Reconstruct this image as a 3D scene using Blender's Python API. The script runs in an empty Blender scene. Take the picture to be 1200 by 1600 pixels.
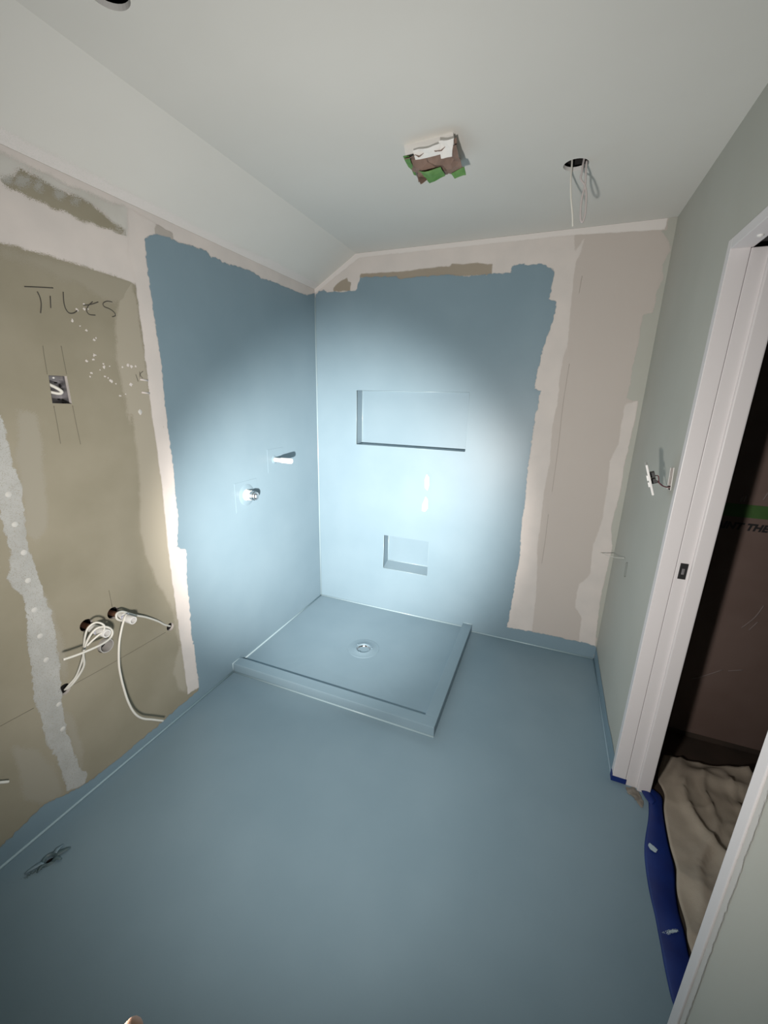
import bpy, bmesh, math, random
import numpy as np
from mathutils import Vector, Matrix, Euler, noise
from mathutils.geometry import delaunay_2d_cdt

# ------------------------------------------------------------------ camera, world, light, exposure
S = bpy.context.scene
COL = S.collection
cam_d = bpy.data.cameras.new('camera'); cam = bpy.data.objects.new('camera', cam_d); COL.objects.link(cam)
cam.location = (1.53897, -2.55949, 1.55853)
cam.rotation_euler = (1.294464, -0.022986, 0.383863)
cam_d.sensor_fit = 'VERTICAL'; cam_d.sensor_height = 32.0
cam_d.lens = 32.0 * 636.155 / 1600.0
cam_d.clip_start = 0.01
S.camera = cam

world = bpy.data.worlds.new('world'); S.world = world; world.use_nodes = True
world.node_tree.nodes['Background'].inputs[0].default_value = (0.5, 0.55, 0.6, 1)
world.node_tree.nodes['Background'].inputs[1].default_value = 0.02

def lamp(name, kind, loc, energy, color, radius, target=None, size=None, blend=None):
    l = bpy.data.lights.new(name, kind); l.energy = energy; l.color = color; l.shadow_soft_size = radius
    o = bpy.data.objects.new(name, l); COL.objects.link(o); o.location = loc
    if target is not None:
        o.rotation_euler = (Vector(target) - Vector(loc)).to_track_quat('-Z', 'Y').to_euler()
    if size: l.spot_size = math.radians(size); l.spot_blend = blend
    return o
TORCH = (1.269, -2.464, 1.094)
# hand torch: a narrow beam on the shower corner, and the wide spill of the same lens
lamp('torch_beam', 'SPOT', TORCH, 700, (1.0, 0.945, 0.89), 0.024, (0.25, 0.0, 0.76), 60, 1.0)
lamp('torch_spill', 'SPOT', TORCH, 120, (1.0, 0.955, 0.905), 0.045, (0.6, 0.0, 1.15), 160, 1.0)

S.view_settings.view_transform = 'Standard'; S.view_settings.look = 'None'
S.view_settings.gamma = 1.0; S.view_settings.use_curve_mapping = False
S.view_settings.exposure = 0.12

# ------------------------------------------------------------------ room numbers (metres)
W = 1.9695; H = 2.4; H1 = 2.2203; SX = 0.2997; YN = -3.3; XH = 2.104; XE = 3.3; YB = -0.50
DF, DN, DH = -0.895, -1.747, 2.0
D = {
 'L_top': [[-3.29,1.93],[-1.7333,1.9608],[-1.6732,1.9643],[-1.5553,1.9634],[-1.4446,1.9587],[-1.3284,1.9516]],
 'L_dark': [[-1.6975,2.1347],[-1.6679,2.1519],[-1.638,2.1793],[-1.6178,2.1778],[-1.5841,2.1729],[-1.5366,2.1692],[-1.5099,2.1688],[-1.4761,2.1667],[-1.4438,2.1656],[-1.3986,2.1495],[-1.3724,2.1343],[-1.3242,2.1284],[-1.3308,2.1116],[-1.4061,2.1046],[-1.4873,2.1022],[-1.5819,2.109],[-1.6556,2.1122],[-1.6897,2.1137]],
 'L_vert': [[-1.3006,2.2031],[-1.1932,2.1951],[-1.1043,2.1609],[-0.9371,2.1732],[-0.9464,2.0989],[-1.2122,2.1276],[-1.2624,1.9117],[-1.2497,1.6901],[-1.2619,1.407],[-1.2303,1.483],[-1.2282,1.2394],[-1.2577,0.8618],[-1.2098,0.8311],[-1.2346,0.5449],[-1.2324,0.2228],[-1.2325,0.0778],[-1.3135,0.0858],[-1.3136,0.2768],[-1.3178,0.6012],[-1.3183,0.869],[-1.3081,1.1898],[-1.3115,1.4164],[-1.315,1.4101],[-1.3105,1.6241],[-1.3095,1.8315],[-1.3104,1.9776],[-1.3264,2.0403]],
 'L_tan': [[-1.3228,1.9611],[-1.3126,1.8664],[-1.3082,1.6088],[-1.308,1.3932],[-1.2956,1.4155],[-1.3012,1.1885],[-1.3178,0.6012],[-1.3057,0.2716],[-1.3135,0.0858],[-1.3569,0.1454],[-1.3775,0.2568],[-1.3246,0.3787],[-1.3417,0.5985],[-1.396,0.7366],[-1.4293,0.8823],[-1.4377,0.9983],[-1.4029,1.2646],[-1.4022,1.4648],[-1.4145,1.4315],[-1.4243,1.567],[-1.4308,1.6742],[-1.4088,1.8285],[-1.3767,1.9218]],
 'L_tan2': [[-1.7403,1.9242],[-1.6661,1.918],[-1.6173,1.9139],[-1.5849,1.8989],[-1.5037,1.8936],[-1.4161,1.8672],[-1.353,1.8727],[-1.3143,1.9631],[-1.4585,1.9589],[-1.5562,1.9585],[-1.7346,1.9539]],
 'L_jag': [[-1.85,1.4949],[-1.8253,1.4821],[-1.8236,1.4365],[-1.8225,1.3942],[-1.8217,1.3336],[-1.8176,1.2887],[-1.8147,1.252],[-1.82,1.2238],[-1.8252,1.143],[-1.831,1.0483],[-1.8225,0.9853],[-1.8177,0.9113],[-1.8191,0.8805],[-1.8104,0.8334],[-1.8109,0.7569],[-1.8134,0.6678],[-1.8238,0.5576],[-1.839,0.4355],[-1.8437,0.3387],[-1.8365,0.2275],[-1.8249,0.1275],[-1.808,0.089],[-1.8217,0.0537],[-1.8839,0.0838],[-1.8842,0.1817],[-1.8951,0.2646],[-1.9059,0.332],[-1.9096,0.4571],[-1.9132,0.5304],[-1.9006,0.6345],[-1.8909,0.7485],[-1.8754,0.866],[-1.8784,0.9133],[-1.8961,0.9414],[-1.903,0.9835],[-1.8867,1.0106],[-1.8801,1.0843],[-1.8804,1.1401],[-1.8841,1.2131],[-1.8958,1.2935]],
 'L_patch': [[-1.8612,0.9206],[-1.8152,0.8786],[-1.8019,0.8073],[-1.7958,0.7145],[-1.7933,0.5963],[-1.8089,0.535],[-1.8242,0.5816],[-1.8164,0.7265],[-1.8284,0.8531]],
 'L_patch2': [[-1.7804,1.4935],[-1.7289,1.4838],[-1.7309,1.3857],[-1.7444,1.2668],[-1.7515,1.1817],[-1.7668,1.1068],[-1.8054,1.0692],[-1.8268,1.1052],[-1.8157,1.2062],[-1.8093,1.3407]],
 'L_patch3': [[-2.001,0.4091],[-1.9345,0.3218],[-1.902,0.2001],[-1.8979,0.0884],[-1.9644,0.1102],[-2.0035,0.181],[-2.0017,0.2787]],
 'L_patch4': [[-1.8365,0.4335],[-1.8096,0.3347],[-1.8027,0.195],[-1.8239,0.1334],[-1.8365,0.2275],[-1.8437,0.3387]],
 'L_blue': [[0.0093,2.2017],[-0.0297,2.1897],[-0.0867,2.1669],[-0.1409,2.1626],[-0.243,2.1631],[-0.3382,2.1603],[-0.4551,2.1605],[-0.5499,2.1532],[-0.5994,2.1661],[-0.6835,2.1634],[-0.7512,2.1596],[-0.8154,2.1533],[-0.8649,2.1594],[-0.9096,2.1559],[-0.9298,2.1726],[-1.0186,2.167],[-1.0849,2.1586],[-1.1307,2.1614],[-1.1826,2.1559],[-1.2196,2.141],[-1.2467,2.123],[-1.25,2.066],[-1.25,2.0121],[-1.2478,1.9355],[-1.2455,1.8566],[-1.2419,1.7638],[-1.2379,1.6799],[-1.2424,1.5551],[-1.2439,1.4257],[-1.2417,1.3181],[-1.239,1.2206],[-1.2462,1.122],[-1.2455,1.0041],[-1.2698,0.8671],[-1.2229,0.8305],[-1.2385,0.6879],[-1.2413,0.5553],[-1.2499,0.4038],[-1.2426,0.3098],[-1.2433,0.1808],[-1.2406,0.074],[-1.3,-0.01],[0.0,-0.01]],
 'L_ups': [[-3.29,0.1],[-2.0954,0.0779],[-2.029,0.0896],[-1.9564,0.1048],[-1.8966,0.0767],[-1.8059,0.0512],[-1.678,0.0445],[-1.5966,0.0471],[-1.4982,0.0484],[-1.3889,0.0566],[-1.2647,0.0592],[-1.2,0.06],[-1.2,-0.01],[-3.29,-0.01]],
 'L_box': [[-1.6729,1.5999],[-1.6172,1.6001],[-1.6164,1.5097],[-1.6772,1.5119]],
 'L_boxedge': [[-1.6165,1.6007],[-1.6142,1.5085]],
 'ink0': [[-1.6936,1.8552],[-1.6548,1.8622],[-1.6109,1.8697]],
 'ink1': [[-1.66,1.8487],[-1.6555,1.8344],[-1.6552,1.8145],[-1.662,1.7868]],
 'ink2': [[-1.6243,1.8437],[-1.6291,1.8078]],
 'ink3': [[-1.5821,1.8643],[-1.5856,1.8339],[-1.5832,1.8133],[-1.5745,1.8027],[-1.5594,1.8054],[-1.5461,1.8158]],
 'ink4': [[-1.5229,1.8362],[-1.4989,1.8427],[-1.4687,1.8568]],
 'ink5': [[-1.4887,1.8542],[-1.5067,1.8368],[-1.5147,1.8215],[-1.5079,1.81],[-1.4863,1.8111]],
 'ink6': [[-1.4161,1.8672],[-1.4348,1.8661],[-1.451,1.8564],[-1.4492,1.8457],[-1.4293,1.8415],[-1.4142,1.8329],[-1.4113,1.8227],[-1.4244,1.8164]],
 'ink7': [[-1.3612,1.6198],[-1.3581,1.6065],[-1.3549,1.5938]],
 'ink8': [[-1.343,1.6313],[-1.3444,1.6109]],
 'ink9': [[-1.3277,1.6338],[-1.342,1.6209],[-1.3329,1.6062]],
 'pen0': [[-1.6737,1.6889],[-1.6752,1.6527],[-1.6762,1.6026]],
 'pen1': [[-1.6183,1.6951],[-1.6181,1.6515],[-1.6174,1.6058]],
 'pen2': [[-1.6752,1.5031],[-1.6754,1.4446],[-1.6765,1.3794]],
 'pen3': [[-1.6162,1.5038],[-1.6152,1.4416],[-1.6128,1.3706]],
 'pen4': [[-2.0142,0.5005],[-1.9198,0.495]],
 'pen5': [[-1.7965,0.4953],[-1.6417,0.4887],[-1.3886,0.485]],
 'pen6': [[-1.6047,0.798],[-1.6032,0.7234]],
 'specks': [[-1.5463,1.8182],[-1.5222,1.8245],[-1.5208,1.8404],[-1.5084,1.827],[-1.5676,1.7806],[-1.5454,1.7672],[-1.5259,1.756],[-1.5044,1.729],[-1.4963,1.7353],[-1.5118,1.6771],[-1.5187,1.6612],[-1.5427,1.6545],[-1.4836,1.6387],[-1.4846,1.6504],[-1.4621,1.6423],[-1.5342,1.6151],[-1.5398,1.6026],[-1.4854,1.6054],[-1.4652,1.5908],[-1.4475,1.5808],[-1.3882,1.6505],[-1.3761,1.6484],[-1.3565,1.6498],[-1.412,1.6437],[-1.3884,1.5813],[-1.4385,1.5388],[-1.4148,1.545],[-1.3643,1.4762],[-1.4749,1.601],[-1.5001,1.6273]],
 'speck_r': [0.0066,0.0066,0.0047,0.0038,0.0066,0.0047,0.0057,0.0066,0.0038,0.0085,0.0057,0.0066,0.0076,0.0047,0.0038,0.0066,0.0038,0.0057,0.0085,0.0047,0.0085,0.0095,0.0057,0.0047,0.0104,0.0066,0.0038,0.0133,0.0038,0.0038],
 'dabs': [[-1.3278,1.5988],[-1.3281,1.5494]],
 'nails': [[-1.8507,1.2386],[-1.8522,1.1412],[-1.8536,0.8393],[-1.855,0.7402],[-1.8535,0.6444],[-1.8474,0.4521],[-1.8529,0.3469],[-1.3639,1.4768],[-1.8523,0.9471],[-1.8461,1.0439]],
 'holes': [[-1.6025,0.6973],[-1.7072,0.6993],[-1.6556,0.5814],[-1.8198,0.4964],[-1.3597,0.4976]],
 'L_grey': [[-2.3,2.12],[-2.3,2.2],[-1.6874,2.1994],[-1.5325,2.1924],[-1.3075,2.1993],[-1.3222,2.1066],[-1.3734,2.1277],[-1.3988,2.1482],[-1.4441,2.1638],[-1.4764,2.1648],[-1.5102,2.167],[-1.537,2.1675],[-1.5844,2.1712],[-1.6181,2.1762],[-1.6383,2.1776],[-1.6682,2.1503],[-1.7005,2.1311]],
 'L_blot0': [[-1.5864,2.16],[-1.591,2.1488],[-1.599,2.1407],[-1.6065,2.1395],[-1.61,2.1457],[-1.608,2.1564],[-1.6013,2.1666],[-1.5931,2.1715],[-1.5872,2.1689]],
 'L_blot1': [[-1.5194,2.1596],[-1.5258,2.1487],[-1.5388,2.1393],[-1.552,2.1359],[-1.5594,2.1399],[-1.5575,2.1494],[-1.5474,2.1601],[-1.5336,2.167],[-1.5224,2.1667]],
 'L_blot2': [[-1.4771,2.1572],[-1.4828,2.1471],[-1.494,2.1387],[-1.5053,2.1361],[-1.5116,2.1402],[-1.5099,2.1493],[-1.5011,2.159],[-1.4891,2.1649],[-1.4796,2.1641]],
 'L_blot3': [[-1.619,2.1571],[-1.627,2.1441],[-1.6429,2.1325],[-1.659,2.1279],[-1.668,2.1322],[-1.6657,2.1432],[-1.6534,2.156],[-1.6365,2.1647],[-1.6228,2.1651]],
 'L_blot4': [[-1.6647,2.1434],[-1.6716,2.1311],[-1.6851,2.1206],[-1.6986,2.117],[-1.7059,2.1217],[-1.7037,2.1324],[-1.6931,2.1443],[-1.6788,2.1519],[-1.6675,2.1515]],
 'L_bare': [[-1.1922,2.19],[-1.1668,2.1903],[-1.1089,2.1846],[-1.1091,2.1551],[-1.173,2.1481],[-1.1975,2.1425]],
 'cab1': [[-0.01,-1.3514,0.4938],[0.0017,-1.3886,0.5256],[0.0135,-1.4292,0.5691],[0.0252,-1.4879,0.6225],[0.037,-1.5388,0.6609],[0.0487,-1.5765,0.694],[0.057,-1.6058,0.7181],[0.0648,-1.6306,0.7233],[0.07,-1.637,0.7073],[0.07,-1.6225,0.6905],[0.07,-1.6086,0.6875],[0.0746,-1.6008,0.7043],[0.0804,-1.6127,0.7007],[0.0863,-1.6315,0.6759],[0.0922,-1.6531,0.6335],[0.098,-1.6676,0.5929],[0.1,-1.6779,0.5314],[0.1,-1.6784,0.4794],[0.1,-1.6758,0.4299],[0.1,-1.6684,0.3575],[0.1,-1.6515,0.2875],[0.1,-1.6243,0.2378],[0.1,-1.5821,0.1953],[0.1,-1.5344,0.1477]],
 'cab2': [[-0.01,-1.8155,0.4871],[0.0025,-1.8044,0.5053],[0.015,-1.7855,0.5292],[0.0325,-1.7735,0.5706],[0.05,-1.7649,0.6192],[0.0625,-1.7612,0.6688],[0.075,-1.7598,0.703],[0.0825,-1.7509,0.7312],[0.09,-1.7332,0.7441],[0.0975,-1.7181,0.7402],[0.105,-1.7072,0.7229],[0.1025,-1.7138,0.7019],[0.1,-1.7295,0.696],[0.0925,-1.7498,0.6833],[0.085,-1.7653,0.6695]],
 'cab3': [[-0.01,-1.8111,0.4866],[0.006,-1.7972,0.5023],[0.022,-1.7752,0.5352],[0.04,-1.7626,0.5765],[0.06,-1.7677,0.6347],[0.08,-1.7568,0.6868],[0.088,-1.7369,0.7142],[0.096,-1.7179,0.7213],[0.1,-1.6941,0.7089],[0.1,-1.6799,0.6845],[0.1,-1.6877,0.6644],[0.108,-1.7172,0.6608],[0.116,-1.7546,0.6661],[0.12,-1.8005,0.6736],[0.12,-1.8333,0.6794],[0.12,-1.8625,0.686]],
 'cab5': [[0.03,-2.0786,0.3458],[0.03,-2.0585,0.3281],[0.03,-2.0423,0.3134]],
 'patch_m': [[-0.859,1.0839],[-0.8742,0.9444],[-0.6129,0.9073],[-0.611,1.0645]],
 'patch_p': [[-0.5716,1.2387],[-0.5829,1.1102],[-0.2935,0.9995],[-0.299,1.1463]],
 'B_blue': [[0.005,2.1913],[0.0372,2.2051],[0.0707,2.2135],[0.0984,2.1935],[0.128,2.1995],[0.1926,2.1916],[0.2641,2.1948],[0.3032,2.1949],[0.3154,2.2381],[0.3336,2.2667],[0.4541,2.2604],[0.5709,2.2518],[0.5858,2.2351],[0.6423,2.2394],[0.7392,2.2418],[0.8468,2.2396],[0.8994,2.238],[0.9778,2.2219],[1.0533,2.2231],[1.1294,2.2241],[1.2347,2.2227],[1.2403,2.259],[1.2889,2.2593],[1.3355,2.2501],[1.3799,2.2549],[1.4122,2.2449],[1.4219,2.2294],[1.453,2.2186],[1.4547,2.17],[1.4513,2.1276],[1.4457,2.0826],[1.4836,2.0653],[1.4861,2.0282],[1.4783,1.9846],[1.4706,1.9291],[1.4567,1.8843],[1.4473,1.8387],[1.4411,1.8041],[1.4373,1.7573],[1.429,1.698],[1.4263,1.6196],[1.4598,1.6091],[1.4579,1.5651],[1.4559,1.5218],[1.4465,1.4778],[1.4466,1.4146],[1.4442,1.3503],[1.4427,1.2981],[1.4461,1.3872],[1.4453,1.2746],[1.441,1.1754],[1.4448,1.0575],[1.4484,0.9541],[1.444,0.8473],[1.4496,0.721],[1.4571,0.5917],[1.448,0.4558],[1.4464,0.3571],[1.4396,0.2552],[1.4358,0.1724],[1.4298,0.0918],[1.44,-0.01],[-0.0,-0.01]],
 'B_ups': [[1.421,0.0896],[1.5006,0.0951],[1.6045,0.0989],[1.6889,0.1024],[1.7723,0.0979],[1.8692,0.0996],[1.9565,0.0954],[1.97,0.09],[1.97,-0.01],[1.42,-0.01]],
 'B_comp': [[1.5226,2.4022],[1.5422,2.2974],[1.5788,2.3514],[1.5692,2.2801],[1.5535,2.2493],[1.5554,2.1575],[1.5569,2.0771],[1.5631,1.9393],[1.5681,1.8401],[1.5544,1.7825],[1.5516,1.6942],[1.5566,1.5428],[1.5492,1.4489],[1.5467,1.3851],[1.5595,1.2227],[1.5493,1.0523],[1.5515,0.8761],[1.5521,0.6928],[1.5807,0.4091],[1.5871,0.2082],[1.5881,0.0935],[1.3939,0.0891],[1.4017,0.3677],[1.4047,0.751],[1.3996,1.1043],[1.4115,1.3534],[1.3906,1.4503],[1.3919,1.863],[1.4053,2.0432],[1.387,2.1962],[1.1808,2.1672],[-0.0415,2.1164],[0,2.22],[0.3,2.4]],
 'B_raw1': [[0.1377,2.1989],[0.138,2.2221],[0.193,2.2555],[0.2374,2.2712],[0.2453,2.2493],[0.2656,2.2415],[0.2594,2.1951]],
 'B_raw2': [[0.326,2.2648],[0.3304,2.2868],[0.424,2.2821],[0.5985,2.2772],[0.7371,2.2816],[0.844,2.2846],[0.8964,2.2815],[0.902,2.2946],[0.973,2.2853],[1.048,2.2858],[1.098,2.275],[1.131,2.2723],[1.1335,2.2194],[0.9,2.2299],[0.7396,2.2347],[0.586,2.2291]],
 'B_set': [[0.0058,2.2203],[0.2961,2.3998],[0.3053,2.3844],[0.1453,2.2881],[0.063,2.2426]],
 'B_right': [[1.9483,1.5679],[1.9499,1.4805],[1.9463,1.406],[1.9439,1.3147],[1.9387,1.221],[1.943,1.1259],[1.9436,1.061],[1.9354,0.9608],[1.9301,0.8754],[1.9555,0.7404],[1.9503,0.6506],[1.9493,0.5596],[1.9439,0.4658],[1.9446,0.3902],[1.952,0.2369],[1.9642,0.0799],[1.8684,0.0945],[1.8594,0.2735],[1.8323,0.3065],[1.8171,0.3226],[1.8103,0.4184],[1.8167,0.4866],[1.8473,0.5248],[1.8652,0.5618],[1.8571,0.6702],[1.8558,0.7508],[1.8707,0.8323],[1.8796,0.9197],[1.8762,1.037],[1.8729,1.1513],[1.8652,1.2466],[1.8769,1.279],[1.8918,1.3421],[1.8887,1.4632],[1.8918,1.5519]],
 'B_green': [[1.9339,2.4009],[1.9343,2.3485],[1.9112,2.3486],[1.9547,2.2993],[1.9648,2.2567],[1.9551,2.2335],[1.9433,2.2018],[1.9563,2.1356],[1.9401,2.0931],[1.9429,2.0359],[1.9387,1.9912],[1.8971,1.9827],[1.8978,1.9274],[1.9015,1.8605],[1.8951,1.7927],[1.8938,1.7234],[1.8976,1.6529],[1.891,1.581],[1.9223,1.5673],[1.9483,1.5679],[1.9499,1.4805],[1.9463,1.406],[1.9439,1.3147],[1.9387,1.221],[1.943,1.1259],[1.9436,1.061],[1.9354,0.9608],[1.9301,0.8754],[1.9555,0.7404],[1.9503,0.6506],[1.9493,0.5596],[1.9439,0.4658],[1.9446,0.3902],[1.952,0.2369],[1.9642,0.0799],[1.972,0.05],[1.972,2.398]],
 'bpen0': [[1.5897,1.7531],[1.5859,1.5436],[1.5915,1.3071],[1.5919,1.0395]],
 'bpen1': [[1.5889,0.899],[1.5913,0.7361],[1.5903,0.5821]],
 'bpen2': [[1.5924,2.1811],[1.5892,2.0994]],
 'B_spot1': [[0.8212,1.0739],[0.8376,1.054],[0.8404,1.0028],[0.8314,0.9672],[0.8151,0.9829],[0.808,1.0341]],
 'B_spot2': [[0.8227,0.9226],[0.8373,0.8978],[0.8402,0.845],[0.8215,0.8181],[0.8011,0.8223],[0.8013,0.8626]],
 'cabw': [[1.8995,0.005,0.7031],[1.9389,-0.012,0.6979],[1.9762,-0.03,0.699],[2.0159,-0.04,0.7057]],
 'R_ups': [[0,0.09],[-0.3249,0.0821],[-0.5156,0.0812],[-0.6585,0.0772],[-0.7546,0.0889],[-0.8311,0.0888],[-0.8908,0.0912],[-0.9,0.085],[-0.9,-0.01],[0,-0.01]],
 'R_slot': [[-0.7741,1.3292],[-0.8141,1.3351],[-0.8312,1.2558],[-0.7878,1.2519]],
 'R_slit': [[-0.3622,0.7935],[-0.3895,0.8039],[-0.4019,0.7341],[-0.3747,0.7226]],
 'tapeB': [[2.256,-0.5,1.162],[2.391,-0.5,1.173],[2.404,-0.5,1.112],[2.266,-0.5,1.113]],
 'text': [[2.266,-0.5,1.06],[2.336,-0.5,1.067],[2.354,-0.5,1.064],[2.416,-0.5,1.059],[2.293,-0.5,1.089],[2.305,-0.5,1.063]],
 'scuffs': [[[2.293,-0.5,0.319],[2.329,-0.5,0.341],[2.397,-0.5,0.399]],[[2.42,-0.5,0.621],[2.454,-0.5,0.68],[2.471,-0.5,0.741]],[[2.447,-0.5,0.616],[2.468,-0.5,0.662]],[[2.418,-0.5,0.4],[2.468,-0.5,0.42]],[[2.297,-0.5,1.175],[2.3,-0.5,1.205]],[[2.31,-0.5,1.177],[2.313,-0.5,1.207]],[[2.37,-0.5,1.192],[2.379,-0.5,1.225]]],
 'tape_l': [[2.099,-0.909],[2.091,-0.973],[2.078,-1.044],[2.049,-1.146],[2.037,-1.205],[2.03,-1.284],[2.029,-1.353],[2.032,-1.405],[2.032,-1.468],[2.03,-1.531],[2.032,-1.595],[2.036,-1.627]],
 'tape_r': [[2.124,-0.898],[2.149,-0.923],[2.138,-0.995],[2.128,-1.112],[2.128,-1.206],[2.113,-1.296],[2.107,-1.363],[2.108,-1.413],[2.106,-1.469],[2.11,-1.498],[2.113,-1.534],[2.118,-1.563]],
 'cloth_l': [[2.2,-0.689],[2.15,-0.832],[2.158,-0.911],[2.14,-0.994],[2.128,-1.126],[2.129,-1.211],[2.113,-1.307],[2.114,-1.385],[2.107,-1.437],[2.111,-1.476],[2.107,-1.524],[2.11,-1.563]],
 'cloth_b': [[2.202,-0.677],[2.302,-0.635],[2.396,-0.621],[2.476,-0.628],[2.556,-0.624]],
 'tape_spot': [[2.052,-1.172],[2.06,-1.161],[2.073,-1.17],[2.081,-1.178],[2.072,-1.194],[2.056,-1.187]],
 'tape_scuff': [[2.043,-1.449],[2.065,-1.433],[2.087,-1.422],[2.083,-1.429],[2.057,-1.448]],
 'crumb': [[2.01,-0.935],[2.048,-0.916],[2.068,-0.938],[2.074,-0.984],[2.063,-1.006],[2.043,-0.979],[2.027,-0.959]],
 'plate': [[1.9,-0.732,1.329],[1.9,-0.774,1.335],[1.9,-0.908,1.252],[1.9,-0.872,1.245],[1.9,-0.868,1.317],[1.9,-0.894,1.289]],
 'fan': [[0.948,-0.959,2.4],[1.122,-0.973,2.4],[0.971,-1.005,2.35],[1.139,-1.014,2.35],[1.141,-0.876,2.34],[0.998,-0.91,2.31],[1.074,-0.83,2.35]],
 'dlc': [[1.49,-0.597,2.4],[1.529,-0.643,2.4],[1.542,-0.639,2.4]],
 'dl1': [[1.49,-0.6,2.427],[1.492,-0.6,2.399],[1.493,-0.6,2.372],[1.501,-0.6,2.316],[1.511,-0.6,2.271],[1.517,-0.6,2.242],[1.522,-0.6,2.21]],
 'dl2': [[1.531,-0.64,2.412],[1.53,-0.64,2.395],[1.529,-0.64,2.369],[1.528,-0.64,2.35],[1.536,-0.64,2.338],[1.546,-0.64,2.325],[1.553,-0.64,2.305],[1.557,-0.64,2.277],[1.56,-0.64,2.241],[1.558,-0.64,2.218],[1.553,-0.64,2.207],[1.547,-0.64,2.217],[1.543,-0.64,2.238],[1.541,-0.64,2.271],[1.542,-0.64,2.297],[1.545,-0.64,2.316],[1.546,-0.64,2.341],[1.542,-0.64,2.376],[1.541,-0.64,2.403]],
 'screw': [1.998,-1.019,2.0],
 'tip': [[1.388,-2.486,1.262],[1.351,-2.467,1.188],[1.313,-2.449,1.114],[1.238,-2.412,0.966]],
}

# ------------------------------------------------------------------ materials
MATS = {}
def nodes(name):
    m = bpy.data.materials.new(name); m.use_nodes = True; nt = m.node_tree
    return m, nt, nt.nodes['Principled BSDF'], nt.nodes['Material Output']
def N(nt, t, **kw):
    n = nt.nodes.new(t)
    for k, v in kw.items(): setattr(n, k, v)
    return n
def mat(name, col, rough=0.6, metal=0.0, col2=None, scale=6.0, detail=4.0, bump=0.0, bscale=120.0, spec=0.5, blot=(0.35, 0.65)):
    if name in MATS: return MATS[name]
    m, nt, b, out = nodes(name)
    b.inputs['Base Color'].default_value = (*col, 1); b.inputs['Roughness'].default_value = rough
    b.inputs['Metallic'].default_value = metal; b.inputs['Specular IOR Level'].default_value = spec
    tc = N(nt, 'ShaderNodeTexCoord')
    if col2:
        nz = N(nt, 'ShaderNodeTexNoise'); nz.inputs['Scale'].default_value = scale; nz.inputs['Detail'].default_value = detail
        nt.links.new(tc.outputs['Object'], nz.inputs['Vector'])
        rp = N(nt, 'ShaderNodeValToRGB')
        rp.color_ramp.elements[0].position = blot[0]; rp.color_ramp.elements[0].color = (*col, 1)
        rp.color_ramp.elements[1].position = blot[1]; rp.color_ramp.elements[1].color = (*col2, 1)
        nt.links.new(nz.outputs['Fac'], rp.inputs['Fac']); nt.links.new(rp.outputs['Color'], b.inputs['Base Color'])
    if bump:
        n2 = N(nt, 'ShaderNodeTexNoise'); n2.inputs['Scale'].default_value = bscale; n2.inputs['Detail'].default_value = 3
        nt.links.new(tc.outputs['Object'], n2.inputs['Vector'])
        bp = N(nt, 'ShaderNodeBump'); bp.inputs['Strength'].default_value = bump; bp.inputs['Distance'].default_value = 0.002
        nt.links.new(n2.outputs['Fac'], bp.inputs['Height']); nt.links.new(bp.outputs['Normal'], b.inputs['Normal'])
    MATS[name] = m; return m
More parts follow.
